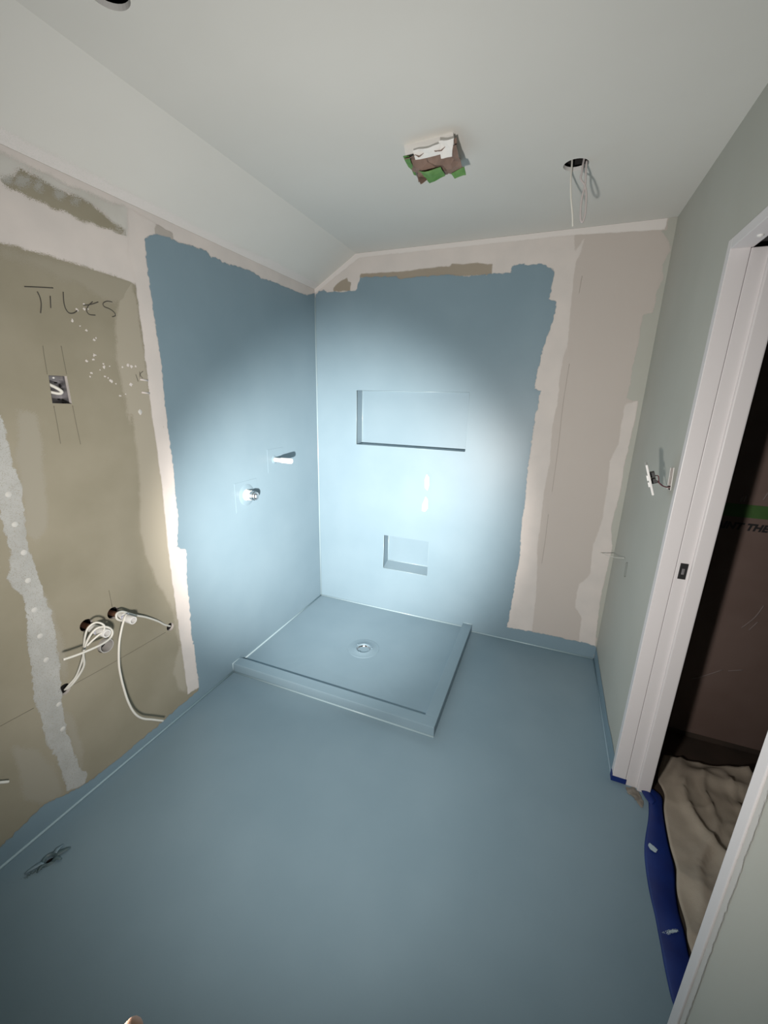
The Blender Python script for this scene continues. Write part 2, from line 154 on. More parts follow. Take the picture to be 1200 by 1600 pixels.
def coat(name, base, feather, ragged, rscale, opacity=1.0, stretch=(1, 1, 1)):
    """A coat laid on a wall: the base material, ending in a ragged brushed edge given by the stored edge distance."""
    m = base.copy(); m.name = name; nt = m.node_tree
    out = nt.nodes['Material Output']; b = nt.nodes['Principled BSDF']
    at = N(nt, 'ShaderNodeAttribute', attribute_name='edge'); ac = N(nt, 'ShaderNodeAttribute', attribute_name='cut')
    tc = N(nt, 'ShaderNodeTexCoord'); mp = N(nt, 'ShaderNodeMapping'); mp.inputs['Scale'].default_value = stretch
    nz = N(nt, 'ShaderNodeTexNoise'); nz.inputs['Scale'].default_value = rscale; nz.inputs['Detail'].default_value = 5
    nt.links.new(tc.outputs['Object'], mp.inputs['Vector']); nt.links.new(mp.outputs['Vector'], nz.inputs['Vector'])
    ma = N(nt, 'ShaderNodeMath', operation='MULTIPLY_ADD'); ma.inputs[1].default_value = ragged * 2; 
    nt.links.new(nz.outputs['Fac'], ma.inputs[0])
    sb = N(nt, 'ShaderNodeMath', operation='SUBTRACT'); nt.links.new(at.outputs['Fac'], sb.inputs[0]); sb.inputs[1].default_value = ragged
    nt.links.new(sb.outputs[0], ma.inputs[2])
    mr = N(nt, 'ShaderNodeMapRange', interpolation_type='SMOOTHSTEP')
    mr.inputs['From Min'].default_value = -feather / 2; mr.inputs['From Max'].default_value = feather / 2
    mr.inputs['To Max'].default_value = opacity
    nt.links.new(ma.outputs[0], mr.inputs['Value'])
    gt = N(nt, 'ShaderNodeMath', operation='GREATER_THAN'); gt.inputs[1].default_value = 0.0; nt.links.new(ac.outputs['Fac'], gt.inputs[0])
    # thin coats cover in fine specks of paint, not as a veil
    sn = N(nt, 'ShaderNodeVectorMath', operation='SNAP'); sn.inputs[1].default_value = (0.0013, 0.0013, 0.0013); nt.links.new(tc.outputs['Object'], sn.inputs[0])
    wn = N(nt, 'ShaderNodeTexWhiteNoise'); nt.links.new(sn.outputs[0], wn.inputs['Vector'])
    sp_ = N(nt, 'ShaderNodeMath', operation='GREATER_THAN'); nt.links.new(mr.outputs[0], sp_.inputs[0]); nt.links.new(wn.outputs['Value'], sp_.inputs[1])
    mu = N(nt, 'ShaderNodeMath', operation='MULTIPLY'); nt.links.new(sp_.outputs[0], mu.inputs[0]); nt.links.new(gt.outputs[0], mu.inputs[1])
    tr = N(nt, 'ShaderNodeBsdfTransparent'); mx = N(nt, 'ShaderNodeMixShader')
    nt.links.new(mu.outputs[0], mx.inputs[0]); nt.links.new(tr.outputs[0], mx.inputs[1]); nt.links.new(b.outputs[0], mx.inputs[2])
    nt.links.new(mx.outputs[0], out.inputs['Surface'])
    return m

M_BLUE = mat('blue_waterproofing', (0.190, 0.272, 0.324), 0.42, col2=(0.207, 0.291, 0.344), scale=3.0, bump=0.06, bscale=260, spec=0.4)
M_BEAD = mat('blue_sealant_bead', (0.33, 0.44, 0.48), 0.3, spec=0.5)
M_CEIL = mat('ceiling_paint', (0.64, 0.625, 0.585), 0.75, col2=(0.665, 0.65, 0.61), scale=2.0, bump=0.03, bscale=300)
M_GREEN = mat('grey_green_wall_paint', (0.42, 0.42, 0.375), 0.6, col2=(0.445, 0.445, 0.40), scale=2.5, bump=0.03, bscale=300)
M_OLIVE = mat('green_plasterboard', (0.26, 0.235, 0.17), 0.85, col2=(0.31, 0.28, 0.21), scale=3.5, detail=6)
M_COMP = mat('joint_compound', (0.66, 0.605, 0.57), 0.85, col2=(0.61, 0.565, 0.535), scale=7, detail=5)
M_COMPG = mat('grey_joint_compound', (0.36, 0.36, 0.34), 0.85, col2=(0.45, 0.45, 0.43), scale=9, detail=6)
M_WHITE = mat('white_gloss_paint', (0.66, 0.635, 0.64), 0.4, bump=0.02, bscale=200)
M_WPLAS = mat('white_plastic', (0.74, 0.73, 0.71), 0.35)
M_CABLE = mat('white_cable_sheath', (0.70, 0.68, 0.62), 0.45)
M_COPPER = mat('copper', (0.42, 0.22, 0.14), 0.4, metal=0.9, col2=(0.25, 0.13, 0.09), scale=60)
M_CHROME = mat('chrome', (0.55, 0.55, 0.56), 0.15, metal=1.0)
M_STEEL = mat('galvanised_steel', (0.36, 0.35, 0.36), 0.45, metal=0.7, col2=(0.28, 0.27, 0.28), scale=40)
M_BLACK = mat('black_plastic', (0.012, 0.012, 0.013), 0.5)
M_DARK = mat('dark_cavity', (0.02, 0.018, 0.017), 0.9)
M_KRAFT = mat('brown_protection_board', (0.115, 0.075, 0.062), 0.75, col2=(0.135, 0.092, 0.078), scale=5)
M_PAPER = mat('brown_paper', (0.18, 0.12, 0.095), 0.8, col2=(0.26, 0.175, 0.14), scale=14)
M_GTAPE = mat('green_tape', (0.075, 0.20, 0.045), 0.55, col2=(0.15, 0.30, 0.09), scale=20)
M_BTAPE = mat('blue_tape', (0.003, 0.015, 0.12), 0.5, col2=(0.004, 0.024, 0.165), scale=10)
M_CLOTH = mat('canvas_drop_cloth', (0.42, 0.36, 0.29), 0.95, col2=(0.32, 0.27, 0.215), scale=7, detail=6, bump=0.3, bscale=300)
M_INK = mat('black_marker', (0.06, 0.055, 0.045), 0.8)
M_PENCIL = mat('pencil', (0.17, 0.155, 0.115), 0.9)
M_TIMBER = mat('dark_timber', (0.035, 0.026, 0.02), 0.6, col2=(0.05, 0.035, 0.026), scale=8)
M_CONC = mat('bare_concrete', (0.17, 0.15, 0.125), 0.95, col2=(0.26, 0.24, 0.21), scale=60, bump=0.6, bscale=150)
M_WIREP = mat('maroon_wire', (0.12, 0.03, 0.04), 0.5)
M_SKIN = mat('skin', (0.56, 0.33, 0.23), 0.5, col2=(0.6, 0.36, 0.26), scale=40)
M_SLEEVE = mat('dark_sleeve_fabric', (0.03, 0.033, 0.04), 0.9)

# ------------------------------------------------------------------ helpers
def link(name, me, m, parent=None):
    o = bpy.data.objects.new(name, me); COL.objects.link(o)
    if m is not None and not me.materials: me.materials.append(m)
    if parent is not None: o.parent = parent
    return o
def obj(name, bm, m, parent=None, smooth=False):
    bmesh.ops.recalc_face_normals(bm, faces=bm.faces)
    me = bpy.data.meshes.new(name); bm.to_mesh(me); bm.free()
    if smooth: me.polygons.foreach_set('use_smooth', [True] * len(me.polygons))
    return link(name, me, m, parent)
def tag(o, label, cat, group=None):
    o['label'] = label; o['category'] = cat
    if group: o['group'] = group
    return o
def struct(o, label=None):
    o['kind'] = 'structure'
    if label: o['label'] = label
    return o
def empty(name, loc):
    o = bpy.data.objects.new(name, None); COL.objects.link(o); o.location = loc; o.empty_display_size = 0.05; return o
def under(root, o):
    """parent o (built in world coordinates) to an Empty that stands away from the origin"""
    o.parent = root; o.matrix_parent_inverse = Matrix.Translation(-Vector(root.location)); return o
def bx(bm, a, b, bev=0.0):
    r = bmesh.ops.create_cube(bm, size=1.0)
    c = [(a[i] + b[i]) / 2 for i in range(3)]; s = [abs(b[i] - a[i]) for i in range(3)]
    for v in r['verts']: v.co = Vector([c[i] + v.co[i] * s[i] for i in range(3)])
    if bev:
        es = list({e for v in r['verts'] for e in v.link_edges})
        bmesh.ops.bevel(bm, geom=es, offset=bev, segments=2, affect='EDGES', profile=0.6)
def box(name, a, b, m, parent=None, bev=0.0):
    bm = bmesh.new(); bx(bm, a, b, bev); return obj(name, bm, m, parent)
def smooth_path(pts, n=6):
    P = [Vector(p) for p in pts]; out = []
    for i in range(len(P) - 1):
        p0 = P[max(i - 1, 0)]; p1 = P[i]; p2 = P[i + 1]; p3 = P[min(i + 2, len(P) - 1)]
        for k in range(n):
            t = k / n
            out.append(0.5 * ((2 * p1) + (-p0 + p2) * t + (2 * p0 - 5 * p1 + 4 * p2 - p3) * t * t + (-p0 + 3 * p1 - 3 * p2 + p3) * t ** 3))
    out.append(P[-1]); return out
def tube(bm, path, r, seg=8, flat=1.0, axis=None, cap=True):
    """tube along a path; flat < 1 squashes it along axis"""
    P = [Vector(p) for p in path]; rings = []
    t0 = (P[1] - P[0]).normalized(); ref = Vector((0, 0, 1)) if abs(t0.z) < 0.9 else Vector((1, 0, 0))
    nrm = t0.cross(ref).normalized()
    for i, p in enumerate(P):
        t = (P[min(i + 1, len(P) - 1)] - P[max(i - 1, 0)])
        t = t.normalized() if t.length > 1e-9 else t0
        nrm = (nrm - t * nrm.dot(t)); nrm = nrm.normalized() if nrm.length > 1e-6 else t.orthogonal().normalized()
        bn = t.cross(nrm); rr = r[i] if isinstance(r, (list, tuple)) else r; ring = []
        for k in range(seg):
            a = 2 * math.pi * k / seg; off = (nrm * math.cos(a) + bn * math.sin(a)) * rr
            if axis is not None: off = off - axis * off.dot(axis) * (1 - flat)
            ring.append(bm.verts.new(p + off))
        rings.append(ring)
    for a, b in zip(rings, rings[1:]):
        for k in range(seg): bm.faces.new((a[k], a[(k + 1) % seg], b[(k + 1) % seg], b[k]))
    if cap: bm.faces.new(rings[0][::-1]); bm.faces.new(rings[-1])
def tube_obj(name, path, r, m, parent=None, seg=8, sm=5, flat=1.0, axis=None):
    bm = bmesh.new(); tube(bm, smooth_path(path, sm) if sm else path, r, seg, flat, axis); return obj(name, bm, m, parent, True)
def lathe(bm, prof, o, ax, seg=28, close=False):
    """prof: (radius, height) pairs; o origin, ax axis direction"""
    ax = Vector(ax).normalized(); u = ax.orthogonal().normalized(); v = ax.cross(u); o = Vector(o); rings = []
    for r, h in prof:
        rings.append([bm.verts.new(o + ax * h + (u * math.cos(2 * math.pi * k / seg) + v * math.sin(2 * math.pi * k / seg)) * max(r, 1e-5)) for k in range(seg)])
    for a, b in zip(rings, rings[1:]):
        for k in range(seg): bm.faces.new((a[k], a[(k + 1) % seg], b[(k + 1) % seg], b[k]))
    if close: bm.faces.new(rings[0][::-1]); bm.faces.new(rings[-1])
def lathe_obj(name, prof, o, ax, m, parent=None, seg=28, close=False, smooth=True):
    bm = bmesh.new(); lathe(bm, prof, o, ax, seg, close); ob = obj(name, bm, m, parent, smooth)
    if smooth:
        md = ob.modifiers.new('edge', 'EDGE_SPLIT'); md.split_angle = math.radians(40)
    return ob

# planes: 2-D wall coordinates to the room; last entry is the inward normal
PL = {'L': (lambda a, b, n: (n, a, b)), 'B': (lambda a, b, n: (a, -n, b)), 'R': (lambda a, b, n: (W - n, a, b)),
      'F': (lambda a, b, n: (a, b, n)), 'C': (lambda a, b, n: (a, b, H - n)),
      'S': (lambda a, b, n: (b * SX / SL + n * (H - H1) / SL, a, H1 + b * (H - H1) / SL - n * SX / SL))}
SL = math.hypot(SX, H - H1)
def circle(c, r, n=24, sq=1.0):
    return [(c[0] + r * math.cos(2 * math.pi * k / n), c[1] + sq * r * math.sin(2 * math.pi * k / n)) for k in range(n)]
def sheet(name, plane, outline, holes, m, t=0.013, lip=None, parent=None, cavity=True):
    """a lining sheet with real openings: face, cut edges and, behind each opening, a dark cavity"""
    f = PL[plane]; V = [Vector(p) for p in outline]; E = [(i, (i + 1) % len(V)) for i in range(len(V))]
    for h in holes:
        s = len(V); V += [Vector(p) for p in h]; E += [(s + i, s + (i + 1) % len(h)) for i in range(len(h))]
    vs, es, fs, *_ = delaunay_2d_cdt([v.to_2d() for v in V], E, [], 1, 1e-6)
    def inside(p, poly):
        c = False; n = len(poly)
        for i in range(n):
            x1, y1 = poly[i][:2]; x2, y2 = poly[(i + 1) % n][:2]
            if (y1 > p[1]) != (y2 > p[1]) and p[0] < (x2 - x1) * (p[1] - y1) / (y2 - y1) + x1: c = not c
        return c
    bm = bmesh.new(); vb = [bm.verts.new(f(v.x, v.y, 0)) for v in vs]
    for fc in fs:
        cx = sum(vs[i].x for i in fc) / len(fc); cy = sum(vs[i].y for i in fc) / len(fc)
        if any(inside((cx, cy), h) for h in holes) or not inside((cx, cy), outline): continue
        bm.faces.new([vb[i] for i in fc])
    me = bpy.data.meshes.new(name); bm.normal_update(); bm.to_mesh(me); bm.free(); o = link(name, me, m, parent)
    for h in holes:
        b2 = bmesh.new(); n = len(h)
        a = [b2.verts.new(f(p[0], p[1], 0.0)) for p in h]; b = [b2.verts.new(f(p[0], p[1], -t)) for p in h]
        for i in range(n): b2.faces.new((a[i], a[(i + 1) % n], b[(i + 1) % n], b[i]))
        obj('cut_edge', b2, lip or M_COMP, o)
        if cavity:
            b2 = bmesh.new(); cx = sum(p[0] for p in h) / n; cy = sum(p[1] for p in h) / n
            a = [b2.verts.new(f(p[0], p[1], -t)) for p in h]
            b = [b2.verts.new(f(cx + (p[0] - cx) * 1.5, cy + (p[1] - cy) * 1.5, -t - 0.001)) for p in h]
            c = [b2.verts.new(f(cx + (p[0] - cx) * 1.5, cy + (p[1] - cy) * 1.5, -t - 0.075)) for p in h]
            for i in range(n):
                b2.faces.new((a[i], a[(i + 1) % n], b[(i + 1) % n], b[i])); b2.faces.new((b[i], b[(i + 1) % n], c[(i + 1) % n], c[i]))
            b2.faces.new(c); obj('wall_cavity', b2, M_DARK, o)
    return o
def sdf(P, poly):
    """signed distance (inside positive) of points P (n,2) to a polygon"""
    Q = np.array(poly, float); d2 = np.full(len(P), 1e9); ins = np.zeros(len(P), bool)
    for a, b in zip(Q, np.roll(Q, -1, 0)):
        e = b - a; L = e @ e
        if L < 1e-14: continue
        t = np.clip(((P - a) @ e) / L, 0, 1); q = P - a - t[:, None] * e; d2 = np.minimum(d2, (q * q).sum(1))
        if a[1] != b[1]:
            c = ((a[1] > P[:, 1]) != (b[1] > P[:, 1])) & (P[:, 0] < (b[0] - a[0]) * (P[:, 1] - a[1]) / (b[1] - a[1]) + a[0]); ins ^= c
    return np.where(ins, np.sqrt(d2), -np.sqrt(d2))
def film(name, plane, polys, m, parent, thick=0.0003, base=0.0001, g=0.009, pad=0.02, holes=(), cuts=(), lim=None, label=None):
    """a brushed or trowelled coat with its own thickness, thinning out at its edge"""
    A = np.array([p for q in polys for p in q]); lo = A.min(0) - pad; hi = A.max(0) + pad
    if lim: lo = np.maximum(lo, lim[:2]); hi = np.minimum(hi, lim[2:])
    nx = max(2, int((hi[0] - lo[0]) / g) + 1); ny = max(2, int((hi[1] - lo[1]) / g) + 1)
    xs = np.linspace(lo[0], hi[0], nx); ys = np.linspace(lo[1], hi[1], ny)
    X, Y = np.meshgrid(xs, ys); P = np.stack([X.ravel(), Y.ravel()], 1)
    s = np.max([sdf(P, q) for q in polys], 0)
    for h in holes: s = np.minimum(s, -sdf(P, h))
    c = np.ones(len(P))
    for h in cuts: c = np.minimum(c, -sdf(P, h))
    z = base + thick * np.clip((s + 0.012) / 0.03, 0, 1)
    f = PL[plane]; x3, y3, z3 = f(P[:, 0], P[:, 1], z)
    V = np.stack([np.broadcast_to(x3, len(P)), np.broadcast_to(y3, len(P)), np.broadcast_to(z3, len(P))], 1)
    i = np.arange(nx * ny).reshape(ny, nx); Q = np.stack([i[:-1, :-1], i[:-1, 1:], i[1:, 1:], i[1:, :-1]], -1).reshape(-1, 4)
    ok = (s[Q].max(1) > -pad) & (c[Q].max(1) > 0); Q = Q[ok]
    used = np.unique(Q); re = np.full(len(P), -1); re[used] = np.arange(len(used)); Q = re[Q]
    me = bpy.data.meshes.new(name); me.vertices.add(len(used)); me.vertices.foreach_set('co', V[used].ravel())
    me.loops.add(Q.size); me.loops.foreach_set('vertex_index', Q.ravel()); me.polygons.add(len(Q))
    me.polygons.foreach_set('loop_start', np.arange(0, Q.size, 4)); me.polygons.foreach_set('loop_total', np.full(len(Q), 4))
    me.update(calc_edges=True)
    for an, val in (('edge', s), ('cut', c)):
        at = me.attributes.new(an, 'FLOAT', 'POINT'); at.data.foreach_set('value', val[used].astype(np.float32))
    me.polygons.foreach_set('use_smooth', np.ones(len(Q), bool))
    if label: pass
    o = link(name, me, m, parent)
    if label: o['label'] = label
    return o
def stroke(name, plane, pts, r, m, parent, sm=5):
    f = PL[plane]; ax = Vector(f(0, 0, 1)) - Vector(f(0, 0, 0))
    bm = bmesh.new(); P = [Vector(f(p[0], p[1], 0.0012)) for p in pts]
    tube(bm, smooth_path(P, sm) if len(P) > 2 else P, r, 6, 0.25, ax); return obj(name, bm, m, parent, True)

C_BLUE = coat('blue_waterproofing_coat', M_BLUE, 0.006, 0.012, 45)
C_BLUEU = coat('blue_waterproofing_upstand_coat', M_BLUE, 0.003, 0.005, 40)
C_COMP = coat('joint_compound_coat', M_COMP, 0.016, 0.016, 22)
C_COMPS = coat('joint_compound_sharp_coat', M_COMP, 0.008, 0.007, 30)
C_TAN = coat('thin_skim_coat', mat('thin_skim', (0.375, 0.34, 0.27), 0.85), 0.02, 0.012, 14)
C_TAN2 = coat('fainter_skim_coat', mat('fainter_skim', (0.315, 0.287, 0.222), 0.85), 0.03, 0.02, 10)
C_JAG = coat('grey_compound_coat', M_COMPG, 0.006, 0.014, 30, 0.93)
C_DAMP = coat('faint_skim_coat', mat('faint_skim', (0.32, 0.295, 0.235), 0.85), 0.02, 0.012, 12)
C_GREEN = coat('grey_green_paint_coat', M_GREEN, 0.005, 0.008, 35)
C_CONC = coat('bare_concrete_patch', M_CONC, 0.004, 0.012, 60)

# ------------------------------------------------------------------ floor
NL, NR, NT, NB = 0.307, 1.062, 1.595, 1.236
ML, MR, MT, MB = 0.528, 0.862, 0.609, 0.3535
DRAIN = (0.605, -0.50)
FWASTE = (0.121, -2.03)
floor = sheet('floor', 'F', [(0, 0), (0, YN), (W, YN), (W, DN), (2.095, DN), (2.095, DF), (W, DF), (W, 0)], [circle(FWASTE, 0.013, 20)], M_BLUE, lip=M_BLUE)
struct(floor)
film('bare_concrete_patch', 'F', [D['crumb']], C_CONC, floor, 0.004, 0.0005, 0.004)
hall_floor = struct(box('floor_hall', (2.095, YN, -0.03), (XE, YB, -0.002), M_TIMBER))

# ------------------------------------------------------------------ walls
HO = D['holes']
hole_left = [D['L_box'], circle(HO[0], 0.024), circle(HO[1], 0.024), circle(HO[2], 0.03), circle(HO[3], 0.021), circle(HO[4], 0.019)]
wall_left = struct(sheet('wall_left', 'L', [(0, 0), (0, H1), (YN, H1), (YN, 0)], hole_left, M_OLIVE))
lim = (YN, 0.0, 0.0, H1 - 0.001)
film('joint_compound', 'L', [D['L_top'] + [[-1.25, 1.93], [-1.2, 2.25], [YN, 2.25]], [[-1.36, 2.0], [-0.0, 2.08], [0, 2.25], [-1.36, 2.25]]], C_COMP, wall_left, holes=[D['L_dark']], lim=lim, label='pale joint compound along the top of the board')
film('joint_compound', 'L', [D['L_vert'], [(p[0] - 0.022, p[1]) for p in D['L_blue'][20:-2]] + [(p[0] + 0.08, p[1]) for p in D['L_blue'][20:-2]][::-1]], C_COMPS, wall_left, base=0.0006, lim=lim, label='pale vertical strip of joint compound beside the blue coat')
film('grey_skim', 'L', [D['L_grey']], coat('grey_skim_coat', mat('grey_skim', (0.50, 0.485, 0.445), 0.85, col2=(0.56, 0.545, 0.51), scale=8), 0.02, 0.014, 14), wall_left, base=0.0006, holes=[D['L_dark']], lim=lim)
for i in range(5): film('joint_compound', 'L', [D['L_blot%d' % i]], coat('blot_coat', mat('blot', (0.36, 0.35, 0.315), 0.85), 0.02, 0.012, 25), wall_left, lim=lim)
film('bare_board', 'L', [D['L_bare']], coat('bare_board_coat', mat('bare_grey_board', (0.42, 0.385, 0.35), 0.85), 0.006, 0.008, 30), wall_left, base=0.001, lim=lim)
film('thin_skim', 'L', [D['L_tan']], C_TAN, wall_left, thick=0.0002, lim=lim)
film('thin_skim', 'L', [D['L_tan2']], C_TAN2, wall_left, thick=0.0002, lim=lim)
for k in ('L_patch', 'L_patch2', 'L_patch3', 'L_patch4'):
    film('thin_skim', 'L', [D[k]], C_DAMP, wall_left, thick=0.0002, lim=lim)
film('joint_compound', 'L', [D['L_jag']], C_JAG, wall_left, base=0.0004, lim=lim, label='grey jagged strip of joint compound')
film('waterproof_coat', 'L', [D['L_blue'], D['L_ups']], C_BLUE, wall_left, 0.0008, 0.0012, lim=lim, cuts=[circle((-0.78, 1.01), 0.02), circle((-0.515, 1.174), 0.012)], label='blue waterproofing coat of the shower with its upstand')
for i in range(10): stroke('handwriting', 'L', D['ink%d' % i], 0.0016 if i < 7 else 0.001, M_INK, wall_left)
for i in range(7): stroke('pencil_line', 'L', D['pen%d' % i], 0.0009, M_PENCIL, wall_left)
random.seed(4)
for p, r in zip(D['specks'], D['speck_r']):
    n = 9; r *= 0.75; q = [(p[0] + r * (0.5 + random.random() * 0.8) * math.cos(2 * math.pi * k / n), p[1] + r * (0.4 + random.random() * 0.9) * math.sin(2 * math.pi * k / n)) for k in range(n)]
    bm = bmesh.new(); c = bm.verts.new((0.0022, *p)); ring = [bm.verts.new((0.0006, *a)) for a in q]
    for k in range(n): bm.faces.new((c, ring[k], ring[(k + 1) % n]))
    obj('compound_speck', bm, M_COMP, wall_left, True)
for p in D['dabs']: stroke('compound_dab', 'L', [(p[0] - 0.018, p[1] + 0.003), (p[0] + 0.018, p[1])], 0.004, M_COMP, wall_left)
for p in D['nails']:
    bm = bmesh.new(); lathe(bm, [(0.009, 0.0006), (0.007, 0.0018), (0.0001, 0.0024)], (0, *p), (1, 0, 0), 12); obj('nail_dab', bm, mat('nail_dab_filler', (0.56, 0.55, 0.52), 0.85), wall_left, True)
# reinforcing squares under the coat round the two shower fittings
for (y0, y1, z0, z1) in ((-0.872, -0.69, 0.925, 1.09), (-0.58, -0.42, 1.10, 1.24)):
    box('reinforcing_square', (0.0, y0, z0), (0.0032, y1, z1), M_BLUE, wall_left, 0.0012)

hole_back = [[(NL, NB), (NR, NB), (NR, NT), (NL, NT)], [(ML, MB), (MR, MB), (MR, MT), (ML, MT)]]
m, nt, b, out = nodes('plasterboard_sheets'); b.inputs['Roughness'].default_value = 0.85
tc = N(nt, 'ShaderNodeTexCoord'); sx = N(nt, 'ShaderNodeSeparateXYZ'); nt.links.new(tc.outputs['Object'], sx.inputs[0])
gt = N(nt, 'ShaderNodeMath', operation='GREATER_THAN'); gt.inputs[1].default_value = 1.45; nt.links.new(sx.outputs[0], gt.inputs[0])
nz = N(nt, 'ShaderNodeTexNoise'); nz.inputs['Scale'].default_value = 2.2; nz.inputs['Detail'].default_value = 5; nt.links.new(tc.outputs['Object'], nz.inputs['Vector'])
m1 = N(nt, 'ShaderNodeMix', data_type='RGBA'); m1.inputs[6].default_value = (0.30, 0.255, 0.20, 1); m1.inputs[7].default_value = (0.36, 0.31, 0.245, 1)
m2 = N(nt, 'ShaderNodeMix', data_type='RGBA'); m2.inputs[6].default_value = (0.50, 0.45, 0.415, 1); m2.inputs[7].default_value = (0.55, 0.495, 0.455, 1)
m3 = N(nt, 'ShaderNodeMix', data_type='RGBA')
nt.links.new(nz.outputs['Fac'], m1.inputs[0]); nt.links.new(nz.outputs['Fac'], m2.inputs[0]); nt.links.new(gt.outputs[0], m3.inputs[0])
nt.links.new(m1.outputs[2], m3.inputs[6]); nt.links.new(m2.outputs[2], m3.inputs[7]); nt.links.new(m3.outputs[2], b.inputs['Base Color'])
wall_back = struct(sheet('wall_back', 'B', [(0, 0), (W, 0), (W, H), (SX, H), (0, H1)], hole_back, m, cavity=False, lip=M_BLUE))
lim = (0.0, 0.0, W, H - 0.001)
roof_gap = [[-0.1, 2.2204], [0, 2.2203], [SX, 2.4], [1.9, 2.4], [1.9, 2.5], [-0.1, 2.5]]
film('joint_compound', 'B', [D['B_comp']], C_COMPS, wall_back, holes=[D['B_raw1'], D['B_raw2']], lim=lim, cuts=[roof_gap] + hole_back, label='pale joint compound round the blue coat')
film('joint_compound', 'B', [D['B_right']], C_COMPS, wall_back, lim=lim, label='ragged pale strip of joint compound by the corner')
film('setting_strip', 'B', [[[0, 2.195], [0, 2.23], [SX - 0.005, 2.41], [1.93, 2.41], [1.925, 2.352], [1.5, 2.372], [SX + 0.02, 2.375]]], coat('pale_setting_coat', mat('pale_setting_compound', (0.72, 0.68, 0.655), 0.8), 0.006, 0.006, 30), wall_back, base=0.0008, lim=lim, cuts=[roof_gap])
film('grey_green_paint', 'B', [D['B_green']], C_GREEN, wall_back, base=0.0009, lim=lim)
film('waterproof_coat', 'B', [D['B_blue'], D['B_ups']], C_BLUE, wall_back, 0.0008, 0.0012, lim=lim, cuts=hole_back + [roof_gap], holes=[D['B_spot1'], D['B_spot2']], label='blue waterproofing coat of the shower with its upstand')
for k in ('B_spot1', 'B_spot2'):  # two small pale ovals in the blue coat
    film('pale_spot', 'B', [D[k]], coat('pale_spot_coat', mat('pale_spot_tone', (0.80, 0.70, 0.62), 0.6), 0.004, 0.003, 40), wall_back, 0.0006, 0.0022, 0.004, label='pale spot in the blue coat')
for i in range(3): stroke('pencil_line', 'B', D['bpen%d' % i], 0.0009, mat('faint_pencil', (0.36, 0.32, 0.29), 0.9), wall_back)
for (x0, x1, z0, z1, dep, rise) in ((NL, NR, NB, NT, 0.095, 0.003), (ML, MR, MB, MT, 0.095, 0.03)):
    bm = bmesh.new(); a = [(x0, z0), (x1, z0), (x1, z1), (x0, z1)]
    f0 = [bm.verts.new((p[0], -0.001, p[1])) for p in a]; f1 = [bm.verts.new((p[0], dep, p[1] + (rise if i < 2 else 0))) for i, p in enumerate(a)]
    for i in range(4): bm.faces.new((f0[i], f0[(i + 1) % 4], f1[(i + 1) % 4], f1[i]))
    f1c = [tuple(v.co) for v in f1]; bm.faces.new(f1); n = obj('niche', bm, M_BLUE, wall_back); n['label'] = 'blue coated recessed shelf niche'
    bm = bmesh.new()
    for i in range(4):
        e0, e1 = f1c[i], f1c[(i + 1) % 4]; tube(bm, [Vector(e0), Vector(e1)], 0.0035, 6)
        if i != 2: tube(bm, [Vector((a[i][0], 0.0005, a[i][1])), Vector((a[(i + 1) % 4][0], 0.0005, a[(i + 1) % 4][1]))], 0.0022, 6)
    obj('sealant_bead', bm, M_BEAD, n, True)
# sealed internal corner of the shower
tube_obj('sealant_bead', [(0.003, -0.003, 0.03), (0.003, -0.003, 2.17)], 0.005, M_BEAD, wall_back, 8, 0)

hole_right = [D['R_slot']]
wall_right = struct(sheet('wall_right', 'R', [(0, 0), (0, H), (YN, H), (YN, 0), (DN, 0), (DN, DH), (DF, DH), (DF, 0)], hole_right, M_GREEN))
film('waterproof_upstand', 'R', [D['R_ups']], C_BLUEU, wall_right, 0.0008, 0.0012, lim=(-0.9, 0, 0, 0.3), label='blue waterproofing upstand')
q = D['R_slit']
for a, b_ in ((0, 3), (1, 2), (0, 1), (2, 3)): stroke('scored_line', 'R', [q[a], q[b_]], 0.0012, mat('scored_grey', (0.16, 0.16, 0.14), 0.9), wall_right)
# hall side of the same wall
bm = bmesh.new()
for q in ([(YB, 0), (YB, H), (DF, H), (DF, 0)], [(DF, DH), (DF, H), (DN, H), (DN, DH)], [(DN, 0), (DN, H), (YN, H), (YN, 0)]):
    bm.faces.new([bm.verts.new((XH, *p)) for p in q])
obj('hall_face', bm, M_GREEN, wall_right)
wall_near = struct(box('wall_near', (-0.05, YN - 0.1, -0.02), (XE, YN, H + 0.05), M_GREEN))
struct(box('wall_hall_end', (XE, YN, -0.02), (XE + 0.1, YB + 0.1, H), M_GREEN))
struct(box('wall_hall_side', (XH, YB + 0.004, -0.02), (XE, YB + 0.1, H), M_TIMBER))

# ------------------------------------------------------------------ ceiling
ceiling = struct(sheet('ceiling', 'C', [(SX, 0), (W, 0), (W, YN), (SX, YN)], [circle((1.506, -0.63), 0.044, 28), circle((0.515, -1.705), 0.044, 28), [(0.96, -0.945), (1.11, -0.955), (1.10, -0.80), (0.95, -0.79)]], M_CEIL, lip=M_WPLAS))
slope = sheet('ceiling_slope', 'S', [(0, 0), (0, SL), (YN, SL), (YN, 0)], [], M_CEIL, parent=ceiling)
film('setting_strip', 'S', [[[0.0, -0.01], [YN, -0.01], [YN, 0.03], [-1.5, 0.045], [-0.9, 0.035], [-0.5, 0.05], [0.0, 0.045]]], coat('pale_setting_slope_coat', mat('pale_setting_compound', (0.72, 0.68, 0.655), 0.8), 0.02, 0.012, 14, 0.8), slope, lim=(YN, 0, 0, 0.2))
struct(box('ceiling_hall', (XH, YN, H), (XE, YB + 0.1, H + 0.05), M_CEIL))

